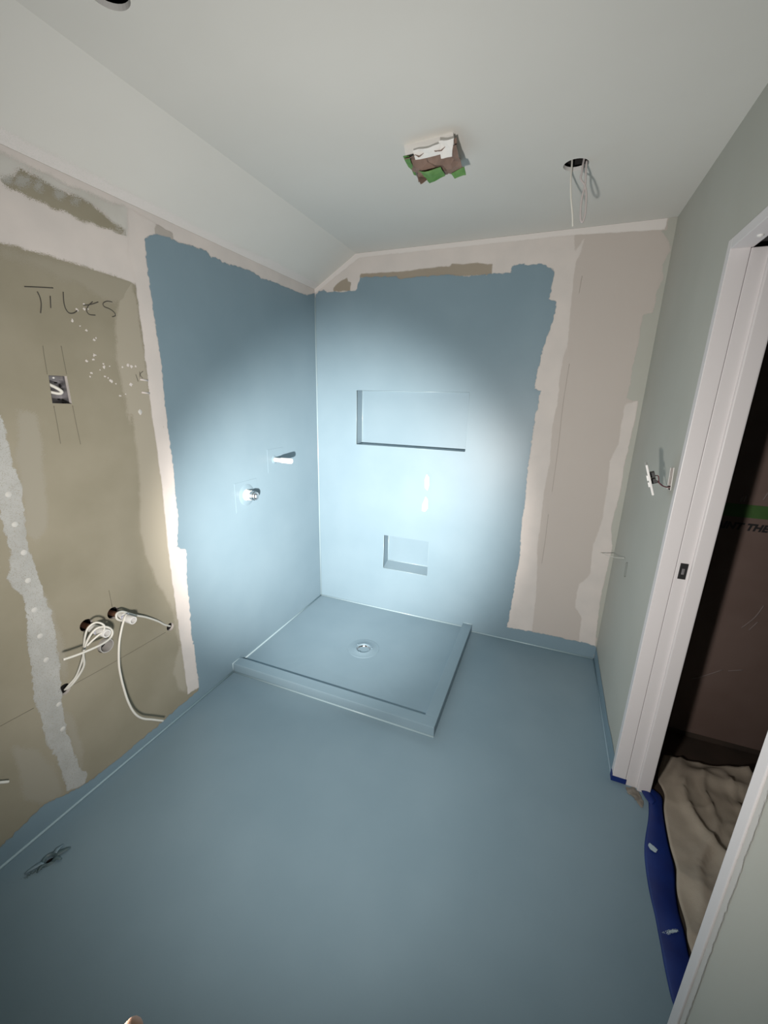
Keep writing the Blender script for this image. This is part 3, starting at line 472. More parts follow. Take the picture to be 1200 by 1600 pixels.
# ------------------------------------------------------------------ sealed floor joints (coved bead along the walls)
for pts in ([(0.004, -0.996, 0.004), (0.004, YN, 0.004)], [(1.203, -0.004, 0.004), (W - 0.004, -0.004, 0.004)]):
    tube_obj('sealant_bead', pts, 0.005, M_BEAD, floor, 8, 0)
tube_obj('sealant_bead', [(W - 0.004, -0.004, 0.004), (W - 0.004, DF, 0.004)], 0.004, M_BLUE, floor, 8, 0)

# ------------------------------------------------------------------ shower base
X1, Y1, HW, HZ, ZF = 1.2017, -0.9957, 0.0642, 0.0551, 0.0225
base = empty('shower_tray', (X1 / 2, Y1 / 2, 0))
tag(base, 'blue coated raised shower floor with a low kerb in the back corner', 'shower base')
k1 = under(base, box('kerb', (0.001, Y1, 0.0), (X1, Y1 + HW, HZ), M_BLUE, None, 0.004)); k1['label'] = 'front kerb'
k2 = under(base, box('kerb', (X1 - HW, Y1 + HW - 0.002, 0.0), (X1, -0.001, HZ - 0.0005), M_BLUE, None, 0.004)); k2['label'] = 'side kerb'
bm = bmesh.new(); nA = 48; rim = []
x0, x1_, y0, y1_ = 0.001, X1 - HW, Y1 + HW, -0.001
for ring_r, zz in ((0.098, 0.0105), (0.3, 0.0155), (None, ZF)):
    ring = []
    for k in range(nA):
        a = 2 * math.pi * k / nA; dx, dy = math.cos(a), math.sin(a)
        tx = ((x1_ if dx > 0 else x0) - DRAIN[0]) / dx if abs(dx) > 1e-9 else 1e9
        ty = ((y1_ if dy > 0 else y0) - DRAIN[1]) / dy if abs(dy) > 1e-9 else 1e9
        t = min(tx, ty) if ring_r is None else ring_r
        ring.append(bm.verts.new((DRAIN[0] + dx * t, DRAIN[1] + dy * t, zz)))
    rim.append(ring)
cor = [bm.verts.new(p) for p in ((x0, y0, ZF), (x1_, y0, ZF), (x1_, y1_, ZF), (x0, y1_, ZF))]
for a, b_ in zip(rim, rim[1:]):
    for k in range(nA): bm.faces.new((a[k], a[(k + 1) % nA], b_[(k + 1) % nA], b_[k]))
for k in range(nA):
    a, b_ = rim[2][k], rim[2][(k + 1) % nA]
    if abs(a.co.x - b_.co.x) > 1e-6 and abs(a.co.y - b_.co.y) > 1e-6:
        c = min(cor, key=lambda v: (v.co - (a.co + b_.co) / 2).length); bm.faces.new((a, b_, c))
sf = under(base, obj('shower_floor', bm, M_BLUE)); sf['label'] = 'blue shower floor falling to the drain'
bm = bmesh.new()
tube(bm, [(0.004, Y1 + HW, ZF + 0.003), (0.004, -0.004, ZF + 0.003), ], 0.005, 8)
tube(bm, [(0.004, -0.004, ZF + 0.003), (X1 - HW, -0.004, ZF + 0.003)], 0.005, 8)
tube(bm, [(0.002, Y1 - 0.002, 0.002), (X1, Y1 - 0.002, 0.002)], 0.0045, 8)
tube(bm, [(0.003, Y1 - 0.002, 0.002), (0.003, Y1 - 0.002, HZ), (0.003, Y1 + HW, HZ)], 0.0035, 8)
tube(bm, [(X1 - HW, -0.002, HZ), (X1, -0.002, HZ)], 0.0035, 8)
under(base, obj('sealant_bead', bm, M_BEAD, None, True))

# ------------------------------------------------------------------ shower drain
dr = empty('floor_drain', (DRAIN[0], DRAIN[1], 0.0))
tag(dr, 'round drain flange in the middle of the blue shower floor', 'drain')
o3 = (DRAIN[0], DRAIN[1], 0)
under(dr, lathe_obj('flange', [(0.1, 0.0085), (0.099, 0.0125), (0.094, 0.0135), (0.062, 0.0105), (0.056, 0.0145), (0.046, 0.0145), (0.043, 0.008), (0.041, -0.012)], o3, (0, 0, 1), M_BLUE, None, 40))
under(dr, lathe_obj('throat', [(0.043, 0.006), (0.036, -0.002), (0.034, -0.03), (0.034, -0.06)], o3, (0, 0, 1), M_CHROME, None, 32))
under(dr, lathe_obj('cap', [(0.034, -0.06), (0.0, -0.058)], o3, (0, 0, 1), M_BLACK, None, 24))
bm = bmesh.new(); bx(bm, (DRAIN[0] - 0.034, DRAIN[1] - 0.004, -0.02), (DRAIN[0] + 0.034, DRAIN[1] + 0.004, -0.012))
bx(bm, (DRAIN[0] - 0.004, DRAIN[1] - 0.034, -0.02), (DRAIN[0] + 0.004, DRAIN[1] + 0.034, -0.012)); under(dr, obj('cross_bar', bm, M_CHROME))
for ang in (20, 160, 265):
    a = math.radians(ang); p = (DRAIN[0] + 0.052 * math.cos(a), DRAIN[1] + 0.052 * math.sin(a), 0.014)
    under(dr, lathe_obj('lug', [(0.006, 0.0), (0.006, 0.004), (0.003, 0.005), (0.0, 0.005)], p, (0, 0, 1), M_BLUE, None, 12))

# second waste in the floor, under the vanity pipes, with torn coat round it
fw = empty('floor_waste', (FWASTE[0], FWASTE[1], 0)); tag(fw, 'small dark waste hole with torn blue coat in the floor under the vanity pipes', 'drain')
under(fw, lathe_obj('ring', [(0.026, 0.0003), (0.022, 0.004), (0.017, 0.005), (0.013, 0.001), (0.013, -0.008)], (*FWASTE, 0), (0, 0, 1), mat('dirty_blue_coat', (0.09, 0.14, 0.155), 0.5), None, 24))
random.seed(11)
for k, (a, L_, w) in enumerate(((60, 0.045, 0.012), (95, 0.034, 0.010), (20, 0.03, 0.01), (250, 0.05, 0.009), (285, 0.03, 0.008))):
    a = math.radians(a); dx, dy = math.cos(a), math.sin(a); bm = bmesh.new(); prev = None
    for i in range(6):
        t = i / 5; c = Vector((FWASTE[0] + dx * (0.015 + L_ * t), FWASTE[1] + dy * (0.015 + L_ * t), 0.004 + 0.006 * math.sin(t * 3.0) * (0.5 + random.random() * 0.5)))
        wv = Vector((-dy, dx, 0.15 * random.uniform(-1, 1))) * w * (1 - 0.75 * t)
        cur = (bm.verts.new(c - wv), bm.verts.new(c + wv))
        if prev: bm.faces.new((prev[0], prev[1], cur[1], cur[0]))
        prev = cur
    o = obj('torn_coat', bm, [MATS['dirty_blue_coat'], M_BLUE][k % 2], None, True); o.modifiers.new('t', 'SOLIDIFY').thickness = 0.0012; under(fw, o)
sh_mat = mat('painted_shadow', (0.06, 0.095, 0.10), 0.6); 
film('painted_shadow', 'F', [[(0.124, -2.045), (0.112, -2.075), (0.104, -2.10), (0.110, -2.098), (0.118, -2.078), (0.130, -2.05)]], coat('painted_shadow_coat', sh_mat, 0.012, 0.01, 60, 0.8), floor, 0.0002, 0.0004, 0.004)  # shadow trailing from the floor waste, painted as a dark streak

# ------------------------------------------------------------------ shower fittings on the left wall
sp = empty('shower_pipe', (0, -0.515, 1.174)); tag(sp, 'white capped pipe stub sticking out of the blue shower wall', 'pipe')
under(sp, lathe_obj('pipe', [(0.014, -0.02), (0.014, 0.05), (0.0155, 0.052), (0.0165, 0.058), (0.0165, 0.124), (0.0145, 0.128), (0.005, 0.128), (0.005, 0.115), (0.0, 0.115)], (0, -0.515, 1.174), (1, 0, 0.0), M_WPLAS, None, 24))
under(sp, lathe_obj('collar', [(0.026, 0.003), (0.022, 0.006), (0.015, 0.009)], (0, -0.515, 1.174), (1, 0, 0), M_BLUE, None, 24))
mx_ = empty('shower_mixer', (0, -0.78, 1.01)); tag(mx_, 'chrome mixer valve body with a pale smeared collar on the blue shower wall', 'valve')
oo = (0, -0.78, 1.01)
under(mx_, lathe_obj('collar', [(0.034, 0.003), (0.030, 0.012), (0.0285, 0.03), (0.0275, 0.036), (0.02, 0.036)], oo, (1, 0, 0), mat('smeared_pale_coat', (0.6, 0.64, 0.64), 0.5), None, 28))
under(mx_, lathe_obj('body', [(0.0255, 0.034), (0.0265, 0.04), (0.0265, 0.058), (0.023, 0.061), (0.0225, 0.070), (0.014, 0.072), (0.011, 0.076), (0.0, 0.076)], oo, (1, 0, 0), M_CHROME, None, 10, smooth=False))
under(mx_, lathe_obj('flange', [(0.062, 0.003), (0.06, 0.0045), (0.034, 0.005)], oo, (1, 0, 0), M_BLUE, None, 32))

# ------------------------------------------------------------------ vanity pipes and cables
for i, lab in ((0, 'copper water pipe with white valve, a single cable wrapped round it'), (1, 'copper water pipe with white valve, two cables looped over it')):
    y, z = HO[i]; r = empty('water_pipe', (0, y, z)); tag(r, lab, 'pipe', 'vanity water pipes')
    d = Vector((1, 0, -0.03)); L_ = 0.113
    under(r, lathe_obj('copper_tail', [(0.0, -0.06), (0.0105, -0.06), (0.0105, 0.045)], (0, y, z - 0.004), d, M_COPPER, None, 20))
    under(r, lathe_obj('valve_body', [(0.012, 0.03), (0.0165, 0.032), (0.0165, 0.062), (0.0145, 0.064), (0.0145, 0.07), (0.0155, 0.072), (0.0155, L_ - 0.002), (0.0145, L_), (0.0108, L_), (0.0105, 0.085), (0.0, 0.085)], (0, y, z - 0.004), d, M_WPLAS, None, 24))
    under(r, lathe_obj('mouth', [(0.0104, 0.087), (0.0, 0.0865)], (0, y, z - 0.004), d, M_BLACK, None, 20))
    under(r, box('colour_band', (0.066, y - 0.0162, z - 0.016), (0.070, y + 0.0162, z + 0.008), mat('grey_band', (0.4, 0.41, 0.5), 0.5), None, 0.003))
y, z = HO[2]; wp = empty('waste_pipe', (0, y, z)); tag(wp, 'grey waste pipe stub set flush in the green board below the valves', 'pipe')
under(wp, lathe_obj('pipe', [(0.0275, -0.07), (0.0275, 0.012), (0.024, 0.012), (0.023, -0.07)], (0, y, z), (1, 0, 0), mat('grey_pvc', (0.42, 0.40, 0.38), 0.5), None, 28))
under(wp, lathe_obj('dark_inside', [(0.0235, -0.03), (0.0, -0.03)], (0, y, z), (1, 0, 0), M_DARK, None, 24))  # dark disc standing in for the shade inside the open pipe
cdat = (('cab1', 0.0042, 'white cable from the right hole, wrapped round a valve and hanging to the floor', 1),
        ('cab2', 0.0035, 'thinner white cable from the lower left hole, hooked over the pipe', 1),
        ('cab3', 0.004, 'white cable from the lower left hole, looped with its end pointing left', 1),
        ('cab5', 0.0045, 'white cable end poking in at the left edge of the photo', 0))
for n, r, lab, g in cdat:
    P = D[n]
    if n == 'cab5': P = [[-0.01, P[0][1] - 0.03, P[0][2]]] + P
    tag(tube_obj('electrical_cable', P, r, M_CABLE, None, 8, 6), lab, 'cable', 'white cables at the vanity')
# ------------------------------------------------------------------ electrical box in the green board
Bq = D['L_box']; yb0, yb1 = min(p[0] for p in Bq), max(p[0] for p in Bq); zb0, zb1 = min(p[1] for p in Bq), max(p[1] for p in Bq)
eb = empty('electrical_box', (0, (yb0 + yb1) / 2, zb0)); tag(eb, 'metal wall box with a folded white cable under the word TILES', 'electrical box')
bm = bmesh.new()
bx(bm, (-0.05, yb0 - 0.004, zb0 - 0.003), (-0.048, yb1 + 0.004, zb1 + 0.003)); bx(bm, (-0.05, yb0 - 0.005, zb0 - 0.003), (-0.014, yb0 - 0.0035, zb1 + 0.003))
bx(bm, (-0.05, yb1 + 0.0005, zb0 - 0.003), (-0.014, yb1 + 0.002, zb1 + 0.003)); bx(bm, (-0.05, yb0, zb1), (-0.014, yb1, zb1 + 0.002)); bx(bm, (-0.05, yb0, zb0 - 0.002), (-0.014, yb1, zb0))
under(eb, obj('box_body', bm, M_STEEL))
bm = bmesh.new(); bx(bm, (-0.022, yb0 + 0.004, zb1 - 0.014), (-0.016, yb1 - 0.004, zb1 - 0.001), 0.001); under(eb, obj('lug', bm, M_STEEL))
for zz in (zb1 - 0.022, zb0 + 0.014): under(eb, box('knockout', (-0.0485, yb1 - 0.015, zz - 0.002), (-0.0465, yb1 - 0.007, zz + 0.002), M_BLACK))
under(eb, lathe_obj('screw', [(0.003, 0), (0.003, 0.003), (0, 0.0035)], (-0.0165, (yb0 + yb1) / 2 - 0.004, zb1 - 0.007), (1, 0, 0), M_WPLAS, None, 10))
ym = (yb0 + yb1) / 2
fc = tube_obj('electrical_cable', [(-0.047, ym - 0.03, zb1 - 0.02), (-0.03, ym - 0.021, zb1 - 0.024), (-0.012, ym - 0.004, zb1 - 0.038), (-0.008, ym + 0.009, zb1 - 0.05), (-0.014, ym + 0.005, zb1 - 0.057), (-0.026, ym - 0.012, zb1 - 0.053), (-0.047, ym - 0.028, zb1 - 0.045)], 0.0052, M_CABLE, None, 10, 6)
tag(fc, 'white cable folded inside the metal wall box', 'cable')

# ------------------------------------------------------------------ ceiling: fan box wrapped in paper, downlight cables
fan = empty('exhaust_fan', (1.03, -0.88, H)); tag(fan, 'ceiling fan housing stuffed with brown paper and green tape', 'fan')
bm = bmesh.new()
F4 = [(0.945, -0.955), (1.122, -0.970), (1.110, -0.795), (0.935, -0.780)]
F5 = [(0.955, -0.965), (1.128, -0.982), (1.116, -0.80), (0.945, -0.785)]
t_ = [bm.verts.new((*p, H)) for p in F4]; q_ = [bm.verts.new((*p, H - 0.034)) for p in F5]
for i in range(4): bm.faces.new((t_[i], t_[(i + 1) % 4], q_[(i + 1) % 4], q_[i]))
o = obj('rim', bm, M_WPLAS); o.modifiers.new('t', 'SOLIDIFY').thickness = 0.003; under(fan, o)
def crumple(name, corners, n, z0, amp, seed, m, sag=0.0):
    bm = bmesh.new(); g = []
    c = [Vector(p) for p in corners]
    for j in range(n + 1):
        row = []
        for i in range(n + 1):
            u, v = i / n, j / n
            p = c[0] * (1 - u) * (1 - v) + c[1] * u * (1 - v) + c[2] * u * v + c[3] * (1 - u) * v
            q = Vector((p.x * 22 + seed, p.y * 22, seed)); h = noise.noise(q) * amp + noise.noise(q * 2.6) * amp * 0.5
            row.append(bm.verts.new(p + Vector((h * 0.4, h * 0.3, h - sag * math.sin(math.pi * u) * math.sin(math.pi * v)))))
        g.append(row)
    for j in range(n):
        for i in range(n):
            a, b_, c_, d_ = g[j][i], g[j][i + 1], g[j + 1][i + 1], g[j + 1][i]
            if (i + j + seed) % 2: bm.faces.new((a, b_, c_)); bm.faces.new((a, c_, d_))
            else: bm.faces.new((a, b_, d_)); bm.faces.new((b_, c_, d_))
    o = obj(name, bm, m); o.modifiers.new('t', 'SOLIDIFY').thickness = 0.0015; return under(fan, o)
zb = H - 0.04
crumple('paper_wrap', [(0.958, -0.965, zb + 0.008), (1.13, -0.98, zb + 0.008), (1.135, -0.835, zb - 0.01), (0.96, -0.82, zb - 0.012)], 9, 0, 0.03, 3, M_PAPER, 0.02)
crumple('paper_wrap', [(0.965, -0.84, zb + 0.0), (1.02, -0.85, zb + 0.0), (1.005, -0.87, zb - 0.036), (0.985, -0.87, zb - 0.04)], 5, 0, 0.012, 8, M_PAPER)
crumple('paper_wrap', [(1.09, -0.97, zb), (1.135, -0.975, zb), (1.142, -0.84, zb - 0.022), (1.085, -0.85, zb - 0.02)], 6, 0, 0.012, 12, M_PAPER)
crumple('green_tape', [(0.985, -0.91, zb - 0.024), (1.068, -0.915, zb - 0.026), (1.075, -0.872, zb - 0.034), (1.015, -0.86, zb - 0.04)], 6, 0, 0.008, 5, M_GTAPE)
crumple('green_tape', [(1.095, -0.865, zb - 0.026), (1.145, -0.875, zb - 0.014), (1.147, -0.855, zb - 0.034), (1.105, -0.848, zb - 0.036)], 4, 0, 0.006, 9, M_GTAPE)
crumple('green_tape', [(0.946, -0.965, zb + 0.004), (0.97, -0.962, zb + 0.004), (0.966, -0.87, zb - 0.012), (0.956, -0.87, zb - 0.012)], 4, 0, 0.006, 15, M_GTAPE)
o = crumple('torn_flap', [(0.985, -0.978, zb + 0.006), (1.085, -0.99, zb + 0.006), (1.08, -0.965, zb - 0.012), (0.99, -0.958, zb - 0.010)], 5, 0, 0.006, 21, M_WPLAS)
crumple('torn_flap', [(1.08, -0.992, zb + 0.014), (1.13, -0.992, zb + 0.012), (1.118, -0.955, zb - 0.02), (1.082, -0.958, zb - 0.02)], 5, 0, 0.006, 33, M_WPLAS)

tag(tube_obj('ceiling_cable', [(1.487, -0.595, H + 0.05)] + D['dl1'], 0.0033, M_CABLE, None, 8, 5), 'straight white cable hanging at the left side of the ceiling hole', 'cable', 'cables at the ceiling light hole')
tag(tube_obj('ceiling_cable', [(1.53, -0.645, H + 0.05)] + D['dl2'], 0.0036, mat('grey_pink_cable', (0.5, 0.45, 0.44), 0.5), None, 8, 5), 'looped white cable hanging at the right side of the ceiling hole', 'cable', 'cables at the ceiling light hole')

# ------------------------------------------------------------------ door frame
door = struct(empty('door_1', (XH - 0.07, (DF + DN) / 2, 0))); door['label'] = 'white door frame without its door'
def dpart(name, a, b, m=M_WHITE, bev=0.002, label=None):
    o = under(door, box(name, a, b, m, None, bev))
    if label: o['label'] = label
    return o
dpart('jamb', (W - 0.005, DF - 0.02, 0.004), (2.0145, DF + 0.012, DH + 0.03))
dpart('jamb', (2.0155, DF - 0.02, -0.004), (2.062, DF + 0.012, DH))
dpart('door_stop', (2.058, DF - 0.033, -0.012), (2.105, DF + 0.012, DH), bev=0.004)
dpart('jamb', (W - 0.005, DN - 0.031, 0.004), (2.0195, DN, DH + 0.03))
dpart('jamb', (2.0205, DN - 0.031, -0.004), (XH + 0.002, DN, DH))
dpart('door_head', (W - 0.005, DN, DH), (2.0195, DF - 0.02, DH + 0.03))
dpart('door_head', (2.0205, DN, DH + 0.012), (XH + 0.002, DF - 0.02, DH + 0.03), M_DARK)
sc = D['screw']
under(door, lathe_obj('filler_blob', [(0.008, 0.0), (0.007, 0.004), (0.0, 0.006)], (sc[0], sc[1], DH), (0, 0, -1), M_WPLAS, None, 14))
film('rough_filler', 'R', [[(-1.776, 0.0), (-1.776, 2.04), (-1.795, 2.04), (-1.795, 0)]], coat('rough_filler_coat', mat('rough_filler', (0.50, 0.49, 0.47), 0.9), 0.006, 0.006, 60), wall_right, 0.002, 0.0005, 0.006)
yf = DF - 0.02
sk = under(door, box('strike_plate', (2.026, yf - 0.0015, 0.954), (2.050, yf + 0.002, 1.014), M_BLACK, None, 0.0006)); sk['label'] = 'black strike plate'
o = box('latch_hole', (2.034, yf - 0.0022, 0.972), (2.042, yf - 0.001, 0.994), M_STEEL, sk, 0.0005); o.matrix_parent_inverse = Matrix.Translation(-Vector(door.location)) @ Matrix.Translation(Vector(door.location))

# ------------------------------------------------------------------ hanging switch
sw = empty('light_switch', (1.9, -0.81, 1.23)); tag(sw, 'white light switch hanging off its wires beside the door frame', 'switch')
P4 = D['plate']; pc = Vector((1.9, -0.815, 1.29))
bm = bmesh.new(); bx(bm, (-0.004, -0.036, -0.058), (0.004, 0.036, 0.058), 0.003); pl = obj('plate', bm, M_WPLAS)
bm = bmesh.new(); bx(bm, (-0.0085, -0.012, -0.006), (-0.003, 0.012, 0.014), 0.001); rk = obj('rocker', bm, M_WPLAS)
bm = bmesh.new(); bx(bm, (-0.0085, -0.012, -0.03), (-0.003, 0.012, -0.012), 0.001); rk2 = obj('rocker', bm, M_WPLAS)
bm = bmesh.new(); bx(bm, (0.0035, -0.014, 0.004), (0.019, 0.014, 0.022), 0.001); t1 = obj('terminal_block', bm, M_BLACK)
bm = bmesh.new(); bx(bm, (0.0035, -0.014, -0.02), (0.019, 0.014, -0.002), 0.001); t2 = obj('terminal_block', bm, M_BLACK)
Mx = Matrix.Translation(pc) @ Matrix.Rotation(math.radians(-20), 4, 'Y') @ Matrix.Rotation(math.radians(-8), 4, 'Z')
for o in (pl, rk, rk2, t1, t2):
    o.data.transform(Mx); under(sw, o)
for k, (dz, mm) in enumerate(((0.012, M_WIREP), (-0.006, M_WIREP), (-0.012, M_BLACK))):
    under(sw, tube_obj('wire', [(1.917, -0.815, 1.29 + dz), (1.927, -0.812 + 0.004 * k, 1.288 + dz), (1.935, -0.81, 1.275), (1.955, -0.805 + 0.003 * k, 1.262), (1.975, -0.80, 1.262), (1.995, -0.80, 1.27)], 0.0017, mm, None, 6, 5))
R4 = D['R_slot']; sb_ = empty('switch_box', (W + 0.02, -0.80, 1.25)); tag(sb_, 'white wall box in the narrow slot beside the door frame', 'electrical box')
bm = bmesh.new(); f = PL['R']
a = [bm.verts.new(f(p[0], p[1], 0.002)) for p in R4]; b_ = [bm.verts.new(f(p[0], p[1], -0.04)) for p in R4]
for i in range(4): bm.faces.new((a[i], a[(i + 1) % 4], b_[(i + 1) % 4], b_[i]))
o = obj('box_wall', bm, M_WPLAS); o.modifiers.new('t', 'SOLIDIFY').thickness = -0.0012; under(sb_, o)
under(sb_, box('box_back', (W + 0.036, -0.83, 1.252), (W + 0.04, -0.775, 1.335), M_BLACK))
tag(tube_obj('thin_wire', [(1.895, 0.01, 0.703), (1.899, 0.0, 0.705), (1.925, -0.1, 0.728), (1.946, -0.205, 0.758), (1.962, -0.325, 0.802)], 0.002, M_CABLE, None, 8, 5), 'thin white wire poking out of the wall by the right corner', 'wire')

# ------------------------------------------------------------------ blue tape, drop cloth, protection board in the hall
bt = empty('threshold_tape', (2.07, -1.25, 0)); tag(bt, 'wide blue tape strip along the door threshold', 'tape')
def ribbon(name, La, Ra, m, hfun, nu=10, sm=4, rooted=None):
    A = smooth_path([(*p, 0) for p in La], sm); B_ = smooth_path([(*p, 0) for p in Ra], sm); bm = bmesh.new(); rows = []
    for i, (a, b_) in enumerate(zip(A, B_)):
        rows.append([bm.verts.new(a.lerp(b_, u / nu) + Vector((0, 0, hfun(u / nu, i / (len(A) - 1), a.lerp(b_, u / nu))))) for u in range(nu + 1)])
    for r0, r1 in zip(rows, rows[1:]):
        for k in range(nu): bm.faces.new((r0[k], r0[k + 1], r1[k + 1], r1[k]))
    o = obj(name, bm, m, None, True); o.modifiers.new('t', 'SOLIDIFY').thickness = 0.0015; return o
TL = D['tape_l'] + [[2.04, -1.74]]; TR = D['tape_r'] + [[2.125, -1.745]]
under(bt, ribbon('tape_strip', TL, TR, M_BTAPE, lambda u, v, p: 0.003 + 0.007 * math.sin(math.pi * u) ** 0.7 + 0.004 * noise.noise(p * 14)))
under(bt, ribbon('tape_end', [(2.072, -0.93), (2.085, -0.965), (2.10, -0.985)], [(2.10, -0.915), (2.118, -0.935), (2.12, -0.96)], M_BTAPE, lambda u, v, p: 0.008 + 0.005 * math.sin(3 * u)))
ft = film('paint_drip', 'F', [D['tape_spot']], coat('pale_drip_coat', mat('pale_blue_drip', (0.45, 0.55, 0.6), 0.4), 0.003, 0.001, 40), None, 0.001, 0.0, 0.004); ft.location.z = 0.0125; under(bt, ft)
ft = film('paint_drip', 'F', [D['tape_scuff']], coat('pale_drip_coat', MATS['pale_blue_drip'], 0.006, 0.006, 80), None, 0.001, 0.0, 0.004); ft.location.z = 0.0125; under(bt, ft)
tp = empty('jamb_tape', (1.985, DF, 0)); tag(tp, 'small piece of blue tape wrapped round the foot of the door frame', 'tape')
under(tp, box('tape_wrap', (W - 0.007, DF - 0.022, 0.001), (2.018, DF - 0.019, 0.026), M_BTAPE, None, 0.0008))
under(tp, box('tape_wrap', (W - 0.008, DF - 0.022, 0.001), (W - 0.0055, DF + 0.008, 0.034), M_BTAPE, None, 0.0008))

cl = D['cloth_l']; CL = cl + [[2.125, -1.75], [2.14, -2.1]]
def cloth_h(u, v, p):
    w = noise.noise(Vector((p.x * 2.2, p.y * 2.2, 7))) * 0.25
    h = 1 - min(1, abs(noise.noise(Vector((p.x * 3.2 + p.y * 1.5 + w, p.y * 2.2 - p.x + w, 1)))) * 5)
    h2 = 1 - min(1, abs(noise.noise(Vector((p.x * 5 - p.y * 2.5, p.y * 3 + p.x * 3, 9)))) * 7)
    return 0.006 + (0.028 * h * h + 0.018 * h2 * h2 + 0.012 * (0.5 + noise.noise(p * 4)) + 0.006 * (1 - abs(noise.noise(p * 9 + Vector((3, 1, 2))))) ** 6 + 0.002 * noise.noise(p * 25)) * min(1, 0.3 + u * 5)
CR = [(2.95, -0.62 - 1.5 * i / (len(CL) - 1)) for i in range(len(CL))]
dc = ribbon('drop_cloth', CL, CR, M_CLOTH, cloth_h, 70, 9)
tag(dc, 'crumpled canvas drop cloth on the hall floor beyond the door', 'drop cloth')

pb = empty('protection_board', (2.7, YB, 0)); tag(pb, 'brown printed protection board standing in the dark hall', 'board')
under(pb, box('board', (XH + 0.003, YB - 0.004, 0.03), (XE - 0.005, YB, 2.3), M_KRAFT, None, 0.001))
z0, z1 = 1.113, 1.167
under(pb, box('green_tape', (XH + 0.01, YB - 0.0055, z0), (XE - 0.05, YB - 0.004, z1), mat('dark_green_tape', (0.03, 0.085, 0.015), 0.6, col2=(0.04, 0.10, 0.02), scale=12)))
for s in D['scuffs']:
    bm = bmesh.new(); tube(bm, smooth_path([(p[0], YB - 0.0045, p[2]) for p in s], 4), 0.003, 6, 0.2, Vector((0, 1, 0))); under(pb, obj('scuff', bm, mat('pale_scuff', (0.19, 0.15, 0.14), 0.9), None, True))
tx = bpy.data.curves.new('lettering', 'FONT'); tx.body = 'PAINT THE'; tx.size = 0.04; tx.shear = 0.25; tx.extrude = 0.0004; tx.offset = 0.002; tx.space_character = 1.05
to = bpy.data.objects.new('lettering_curve', tx); COL.objects.link(to)
bpy.context.view_layer.update(); me = bpy.data.meshes.new_from_object(to.evaluated_get(bpy.context.evaluated_depsgraph_get())); bpy.data.objects.remove(to)
x_lo = min(v.co.x for v in me.vertices); x_hi = max(v.co.x for v in me.vertices)
sx_ = 0.205 / (x_hi - x_lo)
me.transform(Matrix.Translation((2.213, YB - 0.005, 1.06)) @ Matrix.Rotation(math.pi / 2, 4, 'X') @ Matrix.Diagonal((sx_, 1, 1, 1)))
me.materials.clear(); lt = link('lettering', me, M_BLACK); under(pb, lt)

# ------------------------------------------------------------------ the photographer's hand with the torch (only a fingertip is in view)
T0 = Vector((1.285, -2.505, 1.10)); dv = (Vector((0.30, 0.0, 0.72)) - T0).normalized(); rv = dv.cross(Vector((0, 0, 1))).normalized(); uv = rv.cross(dv)
loc3 = lambda a, b, c: T0 + dv * a + rv * b + uv * c
tc_ = empty('hand_torch', T0 - dv * 0.14); tag(tc_, 'small black torch held just below the picture', 'torch')
under(tc_, lathe_obj('barrel', [(0.0, -0.135), (0.0115, -0.135), (0.0125, -0.13), (0.0125, -0.035), (0.0165, -0.025), (0.0175, 0.008)], T0, dv, M_BLACK, None, 24))
under(tc_, lathe_obj('head', [(0.0175, 0.008), (0.018, 0.02), (0.0155, 0.02), (0.006, 0.002), (0.0, 0.002)], T0, dv, M_CHROME, None, 24))
sk_v = []; sk_r = []; sk_e = []
def sv(p, r, prev=None):
    sk_v.append(p); sk_r.append(r)
    if prev is not None: sk_e.append((prev, len(sk_v) - 1))
    return len(sk_v) - 1
palm = sv(loc3(-0.10, -0.030, -0.016), 0.019)
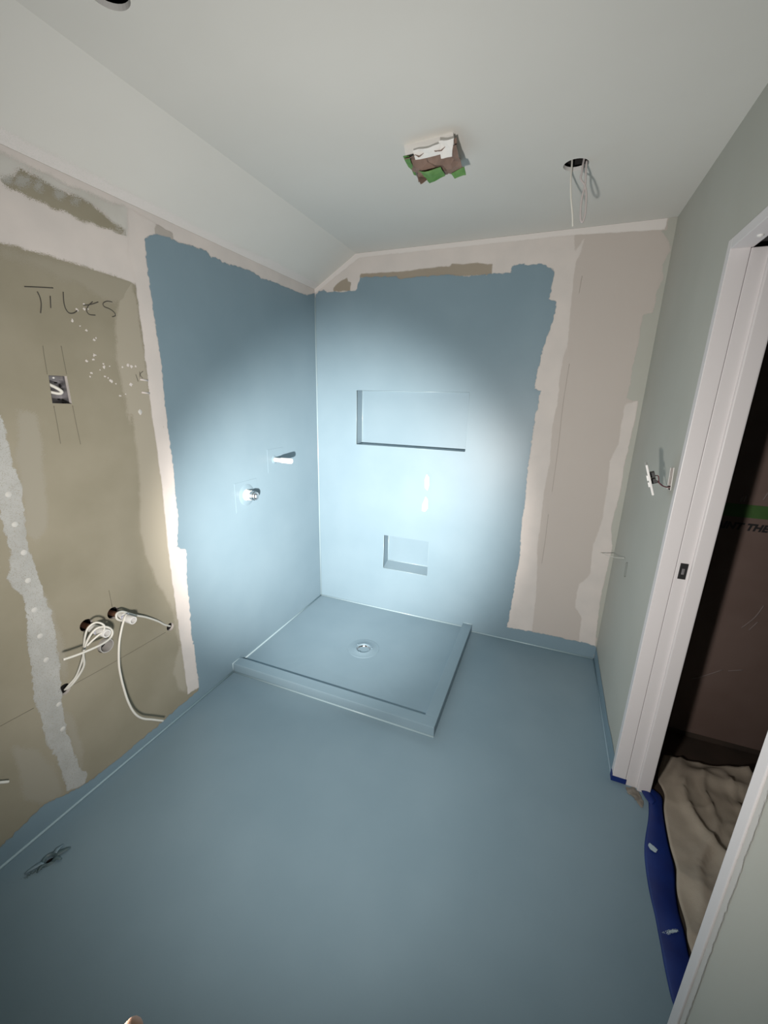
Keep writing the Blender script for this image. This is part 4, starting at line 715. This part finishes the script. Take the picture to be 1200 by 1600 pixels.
wr = sv(loc3(-0.16, -0.045, -0.035), 0.021, palm); fa = sv(loc3(-0.25, -0.075, -0.075), 0.028, wr); sv(loc3(-0.42, -0.13, -0.15), 0.038, fa)
pk = sv(loc3(-0.06, -0.030, -0.018), 0.015, palm)
fing = {'index': [(-0.036, -0.026, -0.022), (-0.012, -0.002, -0.030)], 'middle': [(-0.055, -0.018, -0.032), (-0.053, 0.010, -0.030), (-0.053, 0.024, -0.012), (-0.054, 0.022, 0.006)],
        'ring': [(-0.078, -0.018, -0.033), (-0.076, 0.010, -0.030), (-0.076, 0.023, -0.012), (-0.077, 0.021, 0.004)], 'little': [(-0.100, -0.016, -0.033), (-0.098, 0.008, -0.028), (-0.098, 0.019, -0.013), (-0.099, 0.018, 0.0)],
        'thumb': [(-0.095, -0.028, 0.010), (-0.065, -0.020, 0.022), (-0.035, -0.006, 0.022), (-0.018, 0.0, 0.024)]}
tip_w = Vector((1.3145, -2.447, 1.1195))
for nme, ch in fing.items():
    pr = pk if nme in ('index', 'middle') else palm
    for i, q in enumerate(ch): pr = sv(loc3(*q), (0.0105 if nme != 'little' else 0.009) - 0.0006 * i, pr)
    if nme == 'index':
        pm = loc3(*ch[-1]).lerp(tip_w, 0.55) - uv * 0.004; pr = sv(pm, 0.0088, pr); sv(tip_w - (tip_w - pm).normalized() * 0.004, 0.0076, pr)
me = bpy.data.meshes.new('hand'); me.from_pydata([tuple(v) for v in sk_v], sk_e, []); hand = link('person', me, M_SKIN)
md = hand.modifiers.new('skin', 'SKIN'); md.use_smooth_shade = True
for v, r in zip(me.skin_vertices[0].data, sk_r): v.radius = (r, r)
me.skin_vertices[0].data[0].use_root = True
sd = hand.modifiers.new('sub', 'SUBSURF'); sd.levels = 2; sd.render_levels = 2
tag(hand, 'bare left hand gripping the torch, one fingertip showing at the bottom edge', 'person')
sl = lathe_obj('sleeve', [(0.036, 0.0), (0.038, 0.004), (0.044, 0.06), (0.052, 0.15), (0.05, 0.15), (0.035, 0.002)], loc3(-0.27, -0.082, -0.083), (loc3(-0.42, -0.13, -0.15) - loc3(-0.25, -0.075, -0.075)), M_SLEEVE, hand, 24)
